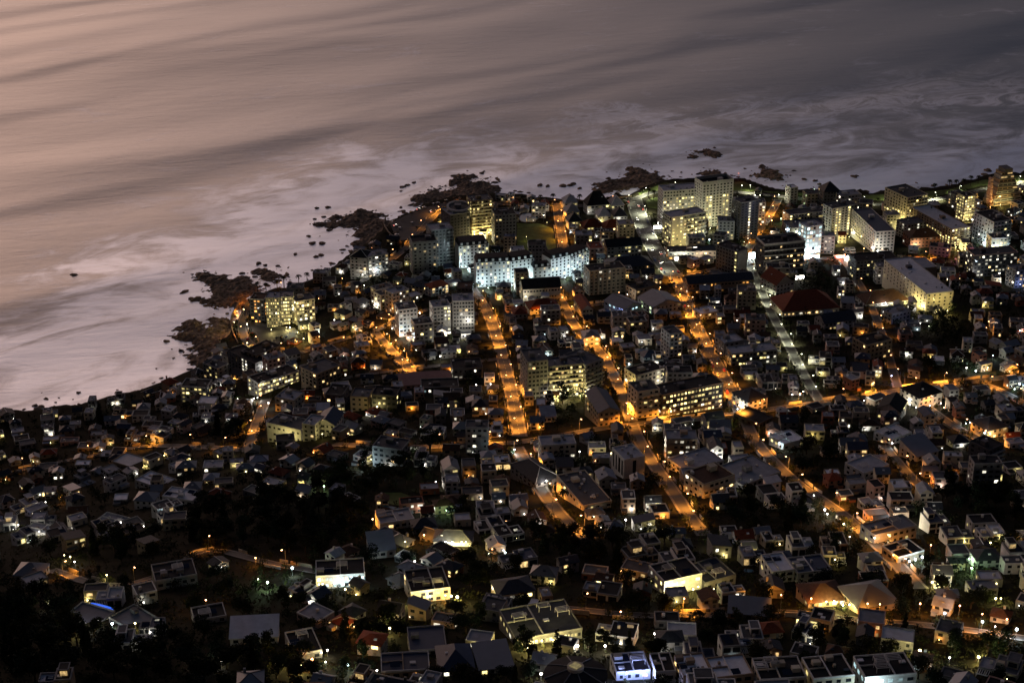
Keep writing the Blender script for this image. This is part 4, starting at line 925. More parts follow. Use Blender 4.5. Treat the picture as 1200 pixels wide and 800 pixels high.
for px, py in cand:
    if in_wood(px, py): continue
    if py > 640 and px < 350 and R.random() < .85: continue
    if py > 560 and px < 150 and R.random() < .5: continue
    if py > 535 and px < 420 and R.random() < .45: continue
    u, v = (px-CX)/FPX, (CY-py)/FPX
    dep = math.atan2(sP-v*cP, cP+v*sP)
    if py < np.interp(px, [p[0] for p in COAST_PX], [p[1] for p in COAST_PX])+4: continue
    x, y, z = gp(px, py)
    if not land_ok(x, y): continue
    dr, rp = near_road(x, y); rz = math.atan2(rp[3], rp[2])
    while rz > PI/4: rz -= PI/2
    while rz < -PI/4: rz += PI/2
    if dr > 130: rz = R.gauss(.1, .12)
    rz += R.gauss(0, .05)
    far = py < 400; near = py > 610
    if near: kind = R.choices(('villa','house','bungalow','cottage'), (50,26,14,10))[0]
    elif far: kind = R.choices(('house','cottage','townhouse','bungalow','apartment_building'), (34,20,16,14,16))[0]
    else: kind = R.choices(('house','bungalow','cottage','townhouse','villa','apartment_building'), (38,20,18,9,9,6))[0]
    if kind == 'apartment_building' and px < 300: kind = 'house'
    w, d = dict(villa=(R.uniform(11,17), R.uniform(8.5,12)), house=(R.uniform(8.5,12.5), R.uniform(7,10)), bungalow=(R.uniform(8.5,13), R.uniform(7,9.5)), cottage=(R.uniform(7,9.5), R.uniform(6,8.5)),
                townhouse=(R.uniform(6,8.5), R.uniform(8,11)), apartment_building=(R.uniform(13,21), R.uniform(10,14)))[kind]
    if len(made) > 420: w, d = w*.85, d*.85
    q = rect_pts(x, y, rz, -w/2, -d/2, w/2, d/2, 1.0)
    if not occ_free(*q): continue
    if n_fill.get(kind, 0) >= CAP[kind]: continue
    n_fill[kind] = n_fill.get(kind, 0)+1
    occ_set(*rect_pts(x, y, rz, -w/2, -d/2, w/2, d/2, .4)); made.append((kind, px, py))
    c, s = math.cos(rz), math.sin(rz); fx, fy = x-w/2*c+d/2*s, x and y-w/2*s-d/2*c
    fz = max(min(g(fx, fy), g(fx+w*c, fy+w*s)), z-1.2)
    FOOT.append((fx, fy, rz, 0, -1.5, w, d))
    lit = R.choices((0,.14,.32,.7), (44,34,15,7))[0]
    if py > 690 and px < 420: lit = R.choice((0,0,.15))
    wk = R.choices(('white','cream','grey','tan','pink','brick'), (22,18,30,20,6,4))[0]
    if kind == 'villa':
        o = dict(w=R.choices(('white','grey','cream','tan'), (46,26,14,12))[0], rm=R.choices(('dark','mid','light','white','blue'), (36,26,20,10,8))[0], lit=lit, r='flat', pw=R.choices(('white','grey','cream'), (55,30,15))[0])
        t = villa(fx, fy, fz, rz, w, d, o); h = 5
    elif kind == 'apartment_building':
        t = empty('apartment_building', fx, fy, fz, rz); h = R.uniform(9, 17); o = dict(w=wk, rm=R.choice(('dark','mid','light','light')), lit=str(max(lit, .12)), lc=R.choice(('warm','yel','white')), pw=R.choice(('white','grey',wk)))
        if R.random() < .4: o['bal'] = '1'
        block(t, 0, 0, w, d, h, o, budget=40)
    else:
        rt = dict(house=R.choices(('hip','gable','flat','mono'), (34,22,32,12))[0], bungalow=R.choice(('hip','flat','flat')), cottage='gable', townhouse=R.choice(('flat','gable','flat')))[kind]
        rm = R.choices(('dark','mid','light','white'), (24,32,34,10))[0] if rt == 'flat' else R.choices(('slate','metal','red','brown','light','blue'), (34,28,8,10,12,8))[0]
        h = dict(house=R.uniform(4.6,6.4), bungalow=R.uniform(3,3.6), cottage=R.uniform(3.2,5.4), townhouse=R.uniform(6,8.5))[kind]
        o = dict(w=wk, r=rt, rm=rm, lit=lit, pw=R.choice(('white', wk, wk)))
        if rt == 'gable' and (kind == 'cottage' or R.random() < .5): o['al'] = R.choice('xy')
        t = house(fx, fy, fz, rz, w, d, h, o, kind, 7 if far else 9)
    t['category'] = kind.replace('_',' '); t['group'] = {'villa':'villas on the hillside'}.get(kind, kind.replace('_',' ')+'s of the town')
    o = dict(o); o['lit'] = str(o['lit'])
    ITEMS.append((t, describe(kind, o, h), kind, x, y, z+h))
    if R.random() < (.6 if lit > .1 else .3):
        cl = R.choices(('white','yel','cyan','org'), (46,26,8,20))[0]
        lamp_child(t, w*R.uniform(.1,.9), -R.uniform(.7,1.6), R.uniform(1.8,2.6), cl, R.uniform(.15,.8), R.choice((.12,.16,.2,.28)), light=R.random() < .6)
print('FILL', n_fill, len(made))
# ------------------------------------------------------------------ trees
def leaf_mat(name, c):
    return surf(name, c, .9, .45, .35, .35, .1)
LEAF = [leaf_mat('dark foliage', (.016,.023,.009)), leaf_mat('olive foliage', (.024,.026,.010)), leaf_mat('blue green foliage', (.011,.021,.013))]
def crown_mesh(kind, mat, seed):
    rg = random.Random(seed); mb = MB()
    if kind == 'round': lobes = [(rg.uniform(-.5,.5), rg.uniform(-.5,.5), rg.uniform(-.25,.55), rg.uniform(.35,.62)) for _ in range(9)]
    elif kind == 'flat': lobes = [(rg.uniform(-.85,.85), rg.uniform(-.85,.85), rg.uniform(.05,.25), rg.uniform(.22,.4)) for _ in range(16)]
    elif kind == 'cone': lobes = [(rg.uniform(-.1,.1), rg.uniform(-.1,.1), -.9+1.9*i/13, .42*(1-i/14)+.05) for i in range(14)]
    else: lobes = [(rg.uniform(-.3,.3), rg.uniform(-.3,.3), rg.uniform(-.7,.9), rg.uniform(.25,.42)) for _ in range(10)]
    for lx, ly, lz, lr in lobes:
        for _ in range(int(150*lr*2)):
            t, zc = rg.uniform(0, 2*PI), rg.uniform(-1, 1); q = math.sqrt(1-zc*zc); r = lr*rg.uniform(.55, 1.08)
            c = np.array((lx+r*q*math.cos(t), ly+r*q*math.sin(t), lz+r*zc*(.55 if kind == 'flat' else .85)))
            s = rg.uniform(.045,.105); a = np.array([rg.gauss(0,1) for _ in range(3)]); a /= np.linalg.norm(a); b_ = np.cross(a, [rg.gauss(0,1) for _ in range(3)]); b_ /= np.linalg.norm(b_)
            mb.poly([c+s*a, c+.7*s*b_, c-s*a, c-.7*s*b_])
    return mb.mesh('crown', mat)
def trunk_mesh(kind, seed):
    rg = random.Random(seed); mb = MB()
    if kind == 'cone': mb.bar((0,0,-2), (0,0,2.0), .10, r1=.02, n=6); return mb.mesh('trunk', M_BARK)
    fork = .55 if kind != 'flat' else .8
    mb.bar((0,0,-2), (rg.uniform(-.05,.05), 0, fork), .09, r1=.06, n=6)
    for i in range(6):
        a = 2*PI*i/6+rg.uniform(-.3,.3); e = rg.uniform(.35,.6); mb.bar((0,0,fork-.06), (e*math.cos(a), e*math.sin(a), fork+rg.uniform(.35,.6)), .05, r1=.015, n=5)
    return mb.mesh('trunk', M_BARK)
CROWN = {k_: [crown_mesh(k_, LEAF[i % 3], hash(k_) % 97*0+i*13+len(k_)) for i in range(n_)] for k_, n_ in (('round',7),('flat',2),('cone',2),('tall',3))}
TRUNK = {k_: [trunk_mesh(k_, i+5) for i in range(2)] for k_ in CROWN}
TN = dict(round='round-crowned', flat='flat-topped', cone='pointed', tall='tall narrow')
def tree(x, y, z, r, kind, name='tree', label=None):
    t = empty(name, x, y, z, R.uniform(0, 6.28)); hh = dict(round=.85, flat=1.15, cone=1.15, tall=1.1)[kind]*r
    link('trunk', R.choice(TRUNK[kind]), t, scale=(r, r, r)); zs = dict(round=R.uniform(.75,1), flat=.6, cone=1.25, tall=R.uniform(1,1.3))[kind]
    link('crown', R.choice(CROWN[kind]), t, loc=(0, 0, hh+.25*r), scale=(r*R.uniform(.9,1.1), r*R.uniform(.9,1.1), r*zs))
    tag(t, label, 'tree', 'trees of the town' if not label else None)
    if not label: ITEMS.append((t, f"dark {'small' if r < 3.2 else 'large' if r > 5 else 'leafy'} {TN[kind]} tree", 'tree', x, y, z+r))
    occ_set(*rect_pts(x, y, 0, -r*.6, -r*.6, r*.6, r*.6)); return t
x, y, z = gp(504,533); tree(x, y, z, 8.5, 'flat', label='lone umbrella pine standing over the lit west cross street'); LMS.append(('the umbrella pine', x, y, z+8, None))
x, y, z = gp(118,497); tree(x, y, z, 6.5, 'cone', label='tall pointed pine at the shore, dark against the water'); LMS.append(('the shore pine', x, y, z+8, None))
nt_ = 0
for ri, (ph, pix, wd, lc, pw, sp) in enumerate(ROADS):          # street trees
    P, t_ = resample(LINES[ri], 7.0); T_ = np.gradient(P, axis=0)
    for p, d in zip(P, T_):
        for sd in (-1, 1):
            if R.random() < (.42 if pix[0][1] > 320 else .14):
                d_ = d/np.linalg.norm(d); q = p+np.array((-d_[1], d_[0]))*sd*(wd/2+R.uniform(1.6,3.2)); r = R.uniform(1.7,3.3)
                if all(math.hypot(b_[0]-q[0], b_[1]-q[1]) > b_[4]+1.2 for b_ in ROADP if b_[5] != ri and abs(b_[0]-q[0]) < 12): TREES.append((q[0], q[1], g(q[0], q[1]), r, 'round'))
for px, py in cand[::-1]:
    if len(TREES) > 1750: break
    if py < np.interp(px, [p[0] for p in COAST_PX], [p[1] for p in COAST_PX])+5: continue
    wood = in_wood(px, py)
    if R.random() > (.9 if wood else .35): continue
    x, y, z = gp(px, py); r = R.uniform(3.6, 6.8) if wood else R.uniform(2.2, 4.6)
    if not occ_free(*rect_pts(x, y, 0, -r*.45, -r*.45, r*.45, r*.45)) or not land_ok(x, y): continue
    occ_set(*rect_pts(x, y, 0, -r*.5, -r*.5, r*.5, r*.5)); TREES.append((x, y, z, r, R.choices(('round','tall','flat','cone'), (72,14,8,6))[0]))
def shown(t_):
    a, b_ = proj(t_[0], t_[1], t_[2]+t_[3]); return t_[3]/mpp(t_[0], t_[1], t_[2]) if -10 < a < 1210 and b_ < 806 else 0
TREES.sort(key=shown, reverse=True)
for t_ in TREES[:296]: tree(*t_); nt_ += 1
# the smaller and farther trees past the first three hundred: one mass
for _ in range(420):        # the slope goes on past both sides of the view
    px, py = R.choice((R.uniform(-190, -20), R.uniform(1220, 1400))), R.uniform(215, 860)
    if py > np.interp(px, [p[0] for p in COAST_PX], [p[1] for p in COAST_PX])+8: TREES.append((*gp(px, py), R.uniform(3, 6), 'round'))
V_, F_, n0 = [], [], 0; rgn = np.random.default_rng(5)
for x, y, z, r, kind in TREES[296:]:
    m_ = 170; c = rgn.normal(0, 1, (m_,3)); c /= np.linalg.norm(c, axis=1)[:,None]; lob = rgn.uniform(-.45,.45,(7,3))[rgn.integers(0,7,m_)]
    c = (lob+c*rgn.uniform(.35,.6,(m_,1)))*np.array((r,r,r*(1.5 if kind in ('cone','tall') else .8)))+np.array((x,y,z+r*.95))
    a = rgn.normal(0,1,(m_,3)); a /= np.linalg.norm(a,axis=1)[:,None]; b_ = np.cross(a, rgn.normal(0,1,(m_,3))); b_ /= np.linalg.norm(b_,axis=1)[:,None]
    s = r*rgn.uniform(.07,.15,(m_,1)); q = np.stack([c+s*a, c+.7*s*b_, c-s*a, c-.7*s*b_], 1).reshape(-1,3)
    V_.append(q); F_.append(np.arange(n0, n0+4*m_).reshape(-1,4)); n0 += 4*m_
    t0 = np.array([(x-.25,y,z-1),(x+.25,y,z-1),(x+.12,y,z+r),(x-.12,y,z+r),(x,y-.25,z-1),(x,y+.25,z-1),(x,y+.12,z+r),(x,y-.12,z+r)]); V_.append(t0); F_.append(np.arange(n0,n0+8).reshape(2,4)); n0 += 8
me = bpy.data.meshes.new('trees'); me.from_pydata(np.vstack(V_).tolist(), [], np.vstack(F_).tolist()); me.materials.append(LEAF[0]); me.update()
tag(link('trees', me), kind='stuff'); print('TREES', len(TREES))
# palms
def frond_mesh(seed):
    rg = random.Random(seed); mb = MB()
    for i in range(22):
        a = 2*PI*i/22+rg.uniform(-.2,.2); up = rg.uniform(.1,.9); L_ = rg.uniform(.8,1.1); pr = None
        for k_ in range(6):
            q = k_/5; p = np.array((L_*q*math.cos(a), L_*q*math.sin(a), up*q*.9-1.1*q*q)); n_ = np.array((-math.sin(a), math.cos(a), 0))*.13*(1-.8*abs(q-.4))
            if pr is not None: mb.poly([pr[0]-pr[1], p-n_, p, pr[0]]); mb.poly([pr[0], p, p+n_, pr[0]+pr[1]])
            pr = (p, n_)
    return mb.mesh('fronds', LEAF[1])
FR = [frond_mesh(i) for i in range(3)]; PT = MB().bar((0,0,-2),(0,0,1),.045,r1=.035,n=7).mesh('trunk', M_BARK)
PALMS = [(612,241),(633,239),(648,239),(670,240),(679,238),(702,240),(712,240),(722,238),(760,232),(766,233),(1095,224),(1112,222),(1120,220),(1129,219),(1137,218),(1146,215),(350,332),(360,330),(302,343),(312,343),(325,340),(333,337),(560,376),(561,366),(498,400),(434,398),(880,243),(858,222),(660,590),(555,388),(500,430),(1060,448),(716,470),(1038,300)]
for i, (px, py) in enumerate(PALMS):
    x, y, z = gp(px, py); h = R.uniform(7, 11); t = empty('palm_tree', x, y, z, R.uniform(0,6)); link('trunk', PT, t, scale=(h,h,h)); link('fronds', R.choice(FR), t, loc=(0,0,h), scale=(3.1,3.1,3.1))
    tag(t, None, 'palm tree', 'palm trees of the seafront and streets'); ITEMS.append((t, 'palm tree with drooping fronds', 'palm_tree', x, y, z+h))
# shrubs and hedges nobody could count
mb = MB(); k_ = 0
for _ in range(30000):
    px, py = R.uniform(-30, 1230), R.uniform(225, 870)
    if py < np.interp(px, [p[0] for p in COAST_PX], [p[1] for p in COAST_PX])+5: continue
    x, y, z = gp(px, py) if _ % 3 == 0 else (x+R.uniform(-7,7), y+R.uniform(-7,7), 0)
    if not land_ok(x, y) or not occ_free(np.array([x]), np.array([y])): continue
    z = g(x, y); r = R.uniform(.5, 1.7); k_ += 1
    for _q in range(6):
        c = np.array((x+R.gauss(0,r*.5), y+R.gauss(0,r*.5), z+R.uniform(.1, r*1.1))); s = R.uniform(.4,.9)*r*.6
        a = np.array([R.gauss(0,1) for _ in range(3)]); a /= np.linalg.norm(a); b_ = np.cross(a, [R.gauss(0,1) for _ in range(3)]); b_ /= np.linalg.norm(b_)
        mb.poly([c+s*a, c+.8*s*b_, c-s*a, c-.8*s*b_])
tag(mb.obj('shrubs', LEAF[1]), kind='stuff')
# ------------------------------------------------------------------ street lamps
POST = MB().bar((0,0,-1.5),(0,0,8.4),.11,r1=.07,n=6).bar((0,0,8.3),(1.9,0,8.8),.06,n=5).mesh('post', M_STEEL)
HEADS = {}
def head_mesh(col):
    if col not in HEADS: HEADS[col] = MB().box(-.42,-.2,-.16,.42,.2,-.02).ball((0,0,-.18),.26,n=8,k=4,sz=.7).mesh('lamp_head', GLOBE[col])
    return HEADS[col]
nl = 0
for ri, (ph, pix, wd, lc, pw, sp) in enumerate(ROADS):
    P, t_ = resample(LINES[ri], 2.0); n_ = max(2, int(t_[-1]/sp)); T_ = np.gradient(P, axis=0); cnt = 0
    lat = abs(pix[-1][0]-pix[0][0]) > 1.3*abs(pix[-1][1]-pix[0][1])
    for i in range(n_):
        j = int((i+.5)/n_*(len(P)-1)); p, d = P[j], T_[j]/np.linalg.norm(T_[j]); sd = 1 if i % 2 else -1
        nx, ny = -d[1]*sd, d[0]*sd; x, y = p[0]+nx*(wd/2+.9), p[1]+ny*(wd/2+.9); z = g(x, y)
        sx_, sy_ = proj(x, y, z)
        if not (-40 < sx_ < 1240 and sy_ < 860): continue
        t = empty('street_lamp', x, y, z, math.atan2(-ny, -nx)); link('post', POST, t); link('lamp_head', head_mesh(lc), t, loc=(1.9,0,8.8))
        add_light(t, 1.9, 0, 8.35, lc, 15*pw*R.choice((.25,.5,.9,1.4,2.1,3.0)), .25, R.choice((125,140,155,165))); cnt += 1; nl += 1
        tag(t, f"{'pale' if lc == 'pale' else 'orange'} street lamp, {ORD[cnt-1].replace('nearest','first')} from the {'left' if lat else 'far'} end of {ph}", 'street lamp', 'street lamps along the roads')
# ------------------------------------------------------------------ floodlights, some added to brighten facades, and garden lamps: (px, py, height, colour, power, globe radius)
FL = [(800,269,3,'yel',9,.4),(815,268,3,'pale',9,.4),(832,271,3,'pale',9,.4),(846,270,3,'yel',9,.4),(795,294,3,'yel',8,.4),(815,292,3,'yel',10,.4),(872,287,3,'pale',4,.3),(935,271,3,'pale',7,.4),(955,271,3,'pale',7,.4),(982,282,3,'yel',8,.4),(995,281,3,'yel',7,.4),(1055,262,3,'yel',10,.4),(1058,270,3,'yel',8,.4),(1074,284,3,'pale',6,.4),(1120,293,3,'yel',8,.4),(1131,291,3,'yel',7,.4),(1134,261,3,'yel',9,.4),(1172,243,3,'yel',7,.4),(1188,242,3,'yel',6,.4),(1160,246,3,'org',8,.4),(1068,322,3,'yel',12,.4),(1073,338,3,'yel',12,.4),(1078,352,3,'yel',12,.4),(1097,369,3,'yel',6,.4),(1110,368,3,'yel',6,.4),(1168,297,3,'cyan',9,.4),(1020,300,3,'pale',5,.4),(548,319,3,'cyan',9,.4),(572,341,3,'cyan',9,.4),(600,338,3,'cyan',9,.4),(648,333,3,'cyan',8,.4),(662,329,3,'cyan',8,.4),(680,323,3,'cyan',9,.4),(650,470,3,'yel',6,.4),(664,469,3,'yel',6,.4),(680,468,3,'yel',6,.4),(520,398,3,'white',6,.4),(545,394,3,'white',6,.4),(478,398,3,'white',5,.4),(355,386,3,'yel',8,.4),(336,387,3,'yel',6,.4),(318,390,3,'yel',4,.4),(541,316,3,'cyan',5,.5),(546,316,3,'cyan',4,.4),(565,338,4,'cyan',6,.5),(590,338,4,'cyan',6,.4),(610,336,4,'cyan',6,.4),(620,333,4,'cyan',10,.6),(655,330,4,'cyan',5,.4),(672,326,4,'cyan',5,.4),(686,322,4,'cyan',8,.5),(564,320,6,'white',2,.8),  # entries at the tower feet are added lamps that brighten the facades
 (425,328,5,'white',1.5,.6),(440,324,6,'white',1.6,.5),(444,318,6,'cyan',1,.4),(556,279,4,'yel',9,.6),(563,279,4,'yel',9,.5),(573,277,4,'yel',9,.6),(569,280,3,'white',3,.4),
 (629,290,6,'white',2,.8),(637,260,7,'white',1.6,.7),(605,243,7,'white',1.6,.6),(633,250,4,'white',.8,.4),(641,264,3,'yel',.6,.35),(617,282,4,'yel',.6,.35),(635,285,3,'yel',.5,.3),(725,258,4,'white',1.2,.5),(733,257,4,'white',1.2,.5),(704,258,4,'yel',.8,.4),(690,252,4,'white',.5,.3),
 (771,267,5,'white',6,.9),(779,272,4,'white',3,.6),(783,296,4,'white',4,.7),(797,306,4,'cyan',9,1.2),(803,305,4,'cyan',8,1.2),(826,306,3,'white',8,1.1),(831,288,6,'cyan',5,.9),(881,302,4,'white',8,1.2),(886,306,4,'cyan',6,.9),(889,306,3,'white',5,.8),
 (884,242,12,'white',2,.6),(890,242,12,'white',2,.6),(895,258,6,'white',2,.7),(904,264,5,'org',3,.9),(901,259,5,'org',3,.7),(921,270,5,'cyan',4,.9),(915,262,5,'green',4,.9),(912,237,8,'pale',3,.7),(869,226,8,'pale',2.5,.6),(954,231,8,'green',4,.8),(947,233,3,'green',4,.4),(865,212,8,'red',.8,.6),
 (942,300,6,'cyan',7,.8),(950,304,3,'cyan',10,.7),(958,304,3,'cyan',10,.6),(970,292,4,'blue',4,.7),(898,290,7,'blue',3,.8),(938,288,4,'blue',3,.7),(985,304,4,'red',4,.9),(993,304,3,'white',7,1.2),(998,277,5,'white',2,.6),(978,304,3,'org',4,.5),
 (1022,290,5,'white',4,.9),(1028,299,4,'white',8,1.1),(1012,296,4,'org',2,.6),(1035,301,3,'white',2,.6),(1067,268,7,'blue',2.5,.8),(1068,262,6,'white',2,.5),(1072,258,4,'yel',2,.5),(1058,256,3,'yel',5,.4),(1139,262,4,'white',4,1.0),(1141,240,5,'yel',2,.6),(1153,281,4,'cyan',5,.8),(1157,292,4,'cyan',10,1.1),(1163,290,3,'cyan',4,.5),(1178,290,3,'cyan',3,.5),(1167,302,5,'white',1.5,.6),(1140,323,4,'white',3,.9),(1129,309,5,'mag',5,.8),(1122,300,5,'org',3,.6),(1195,309,4,'cyan',3,.8),(1183,262,4,'org',1,.5),(1199,254,4,'white',1.5,.6),
 (1071,331,4,'blue',2.5,.7),(1079,334,4,'white',1.5,.5),(1082,342,4,'white',1.2,.4),(1167,330,4,'cyan',2,.7),(1172,334,4,'white',1.5,.4),(1195,337,4,'blue',1.5,.6),(995,336,5,'white',2,.7),(1038,352,3,'white',3,.5),(1064,374,3,'blue',1.2,.4),(1059,384,3,'blue',1.2,.5),(1088,388,4,'white',1.5,.6),(1078,384,4,'white',1,.5),(1195,389,4,'white',1.5,.6),(1158,383,5,'org',2,.6),(1155,391,5,'org',2,.5),(1197,392,4,'red',1.5,.6),
 (290,386,5,'white',2,.8),(340,390,5,'cyan',2,.7),(349,393,3,'yel',2,.5),(275,385,6,'yel',1,.5),(290,407,4,'yel',3,.7),(278,367,8,'org',2,.6),(286,372,8,'yel',1,.5),(330,341,8,'org',1.5,.6),(348,405,4,'org',5,.5),(356,402,4,'yel',5,.7),(392,380,4,'white',1.5,.7),(317,435,3,'white',2.5,.6),(308,432,3,'white',2,.5),
 (439,362,4,'white',2,.7),(460,364,5,'org',2,.6),(492,372,4,'white',3,.9),(471,396,3,'cyan',3,.9),(549,386,10,'white',1.2,.6),(484,387,3,'white',1,.5),(464,404,4,'org',2.5,.6),(474,414,4,'org',2.5,.6),(414,388,5,'yel',2.5,.6),(403,402,5,'org',4,.6),(427,338,3,'white',2,.5),(474,336,3,'yel',3,.5),(516,423,4,'white',2,.7),(558,457,4,'white',1.5,.7),(575,456,4,'white',1.2,.6),(442,478,3,'yel',2,.8),(315,478,4,'white',2,.8),(333,520,3,'yel',4,.9),(378,515,4,'yel',1,.5),(279,473,4,'white',1,.5),(298,471,3,'white',3,.5),(302,470,3,'white',3,.5),
 (629,358,5,'white',1,.6),(616,354,5,'white',1.5,.6),(727,363,4,'blue',3,.8),(733,349,8,'white',1.2,.5),(735,354,7,'white',1.2,.5),(747,398,4,'blue',2,.7),(752,404,4,'white',1.2,.5),(780,402,5,'white',1,.6),(682,408,4,'white',1.5,.7),(737,434,5,'cyan',5,.9),(740,452,3,'yel',3,.7),(686,457,4,'yel',4,.6),(690,461,4,'white',2,.5),(660,465,2,'white',3,.5),(645,466,2,'white',3,.5),(781,453,3,'white',2,.6),(716,538,4,'yel',3,.7),(679,538,5,'white',1,.6),(640,563,4,'white',3,.7),(603,532,3,'cyan',3,.7),
 (867,471,4,'cyan',1.5,.5),(866,478,3,'white',2,.5),(871,485,3,'white',2,.5),(864,484,3,'cyan',2,.5),(890,482,6,'org',2,.6),(849,504,4,'yel',2,.7),(913,521,4,'cyan',3,.9),(928,467,3,'white',2,.7),(937,467,3,'cyan',1.5,.6),(941,465,4,'white',1.2,.5),(839,541,3,'white',2.5,.8),(857,575,3,'white',3,.8),(966,603,3,'white',3,.9),(969,608,3,'white',2,.6),(988,622,4,'yel',1.5,.7),(995,637,4,'white',1,.5),(953,588,4,'white',1,.5),(978,662,4,'yel',1,.6),  # leading entries stand in for car headlights at the avenue junction
 (1044,448,5,'blue',2,.8),(1061,474,3,'white',1.5,.6),(1066,479,3,'white',1.5,.6),(1073,482,3,'white',1.5,.6),(1079,484,3,'white',1.5,.6),(1089,480,3,'white',1.5,.6),(1102,477,3,'white',1.5,.5),(1131,501,3,'cyan',2,.6),(1136,500,3,'cyan',2,.6),(1141,499,3,'cyan',2,.6),(1153,514,4,'cyan',2,.8),(1160,512,3,'yel',2,.6),(1194,456,4,'cyan',4,1.0),(1188,462,4,'cyan',3,.8),(1045,526,4,'cyan',1,.6),(1132,437,4,'white',2.5,.7),(1133,432,4,'cyan',1.2,.5),(1143,439,3,'cyan',3,.8),(1157,436,4,'yel',3,.5),(1163,421,3,'cyan',2,.5),(1012,474,3,'white',1,.5),(1004,475,3,'white',1,.5),(1120,466,4,'yel',1,.5),(1113,464,4,'white',1,.5),
 (427,548,4,'cyan',5,1.3),(480,532,4,'white',2,.7),(435,541,3,'yel',.8,.5),(473,536,3,'green',1.5,.5),(503,574,4,'white',1.2,.7),(511,572,4,'white',1.2,.7),(507,599,4,'cyan',1.5,.7),(516,594,3,'yel',1.2,.6),(523,600,3,'green',1.2,.6),(437,616,4,'org',4,.7),(497,631,4,'org',3,.7),(475,640,4,'yel',1,.5),(522,640,3,'white',2.5,.6),(530,637,3,'yel',3,.7),(541,640,3,'yel',3,.6),(546,637,3,'yel',2,.5),(476,664,4,'cyan',2,.8),(486,664,3,'white',1.5,.7),(592,656,4,'cyan',1.5,.7),(577,652,4,'org',3,.6),(573,655,3,'white',1,.5),(374,689,3,'yel',2,.6),(378,684,3,'yel',2,.6),(392,681,3,'white',2,.7),(398,682,3,'cyan',2,.7),(405,697,3,'yel',2,.7),(412,681,3,'cyan',2,.8),(420,680,3,'cyan',2,.7),
 (343,674,4,'cyan',4,1.0),(314,689,3,'green',6,1.0),(303,685,3,'white',1,.5),(300,662,4,'org',3,.6),(242,712,4,'org',3,.6),(380,575,3,'green',2,.7),(312,572,3,'white',1.5,.7),(304,574,3,'white',1.5,.6),(72,589,4,'org',2,.6),(54,593,3,'white',1,.5),(17,612,3,'blue',1,.6),(22,620,3,'white',1.5,.6),(34,623,3,'white',2,.6),(46,624,3,'white',2,.6),(83,658,3,'yel',1.5,.6),(88,664,3,'white',1.5,.6),(76,656,3,'yel',1.5,.5),(142,616,3,'white',1,.6),(169,622,3,'white',.8,.5),(126,682,4,'yel',1.5,.6),(88,730,3,'white',1,.6),(85,744,2,'yel',.6,.5),(90,746,2,'yel',.6,.5),(96,747,2,'yel',.6,.5),(58,713,3,'white',.8,.6),(110,735,2,'white',.6,.5),(115,729,2,'white',.6,.5),(132,735,2,'cyan',2,.9),(159,737,3,'yel',2,.7),
 (247,778,2,'white',.5,.5),(234,777,2,'white',.4,.4),(260,780,2,'white',.4,.4),(324,782,2,'yel',.8,.5),(331,782,2,'yel',.8,.5),(352,787,3,'yel',3,1.0),(366,780,3,'org',3,.9),(377,772,3,'yel',1,.6),(384,769,3,'white',1,.6),(382,783,3,'white',1,.5),(408,786,3,'cyan',2,1.0),(418,789,2,'yel',2,.7),(442,793,3,'white',1,.6),(415,741,3,'org',3,.6),(443,738,3,'yel',3,.9),(457,743,3,'yel',3,.8),(536,706,3,'yel',6,1.1),(529,705,3,'yel',4,.8),(501,702,3,'yel',2,.6),(504,702,3,'white',1.5,.5),(480,698,3,'yel',4,.7),(522,703,3,'org',3,.6),
 (610,760,3,'yel',4,.5),(622,759,3,'yel',5,.6),(635,758,3,'yel',5,.6),(648,757,3,'yel',5,.6),(668,755,3,'yel',5,.6),(677,761,3,'white',3,.8),(618,766,3,'yel',2,.6),(709,764,3,'white',2,.8),(767,752,4,'white',2,.8),(766,758,3,'org',2,.6),(792,751,3,'yel',2,.8),(774,764,3,'white',1,.5),(727,731,6,'org',2,.6),(727,682,6,'org',2,.6),(734,797,4,'blue',5,.8),(754,797,4,'blue',5,.8),(634,797,3,'white',2,.9),
 (781,694,3,'white',4,.5),(790,694,3,'yel',6,.6),(800,694,3,'yel',6,.6),(812,697,3,'yel',6,.6),(818,694,3,'yel',4,.5),(836,697,3,'yel',4,.5),(842,700,3,'yel',4,.5),(733,617,4,'white',1.5,.8),(746,617,3,'cyan',2,.7),(755,616,4,'org',2,.6),(766,599,4,'white',2,.8),(777,626,3,'yel',2,.6),(834,643,3,'yel',2,.6),(838,642,3,'blue',1,.5),(880,649,3,'yel',1.5,.6),(887,704,4,'org',6,.6),(950,709,5,'org',5,.6),(968,708,3,'yel',4,.6),(977,710,3,'yel',4,.7),(987,716,3,'yel',3,.8),(995,714,3,'yel',3,.7),
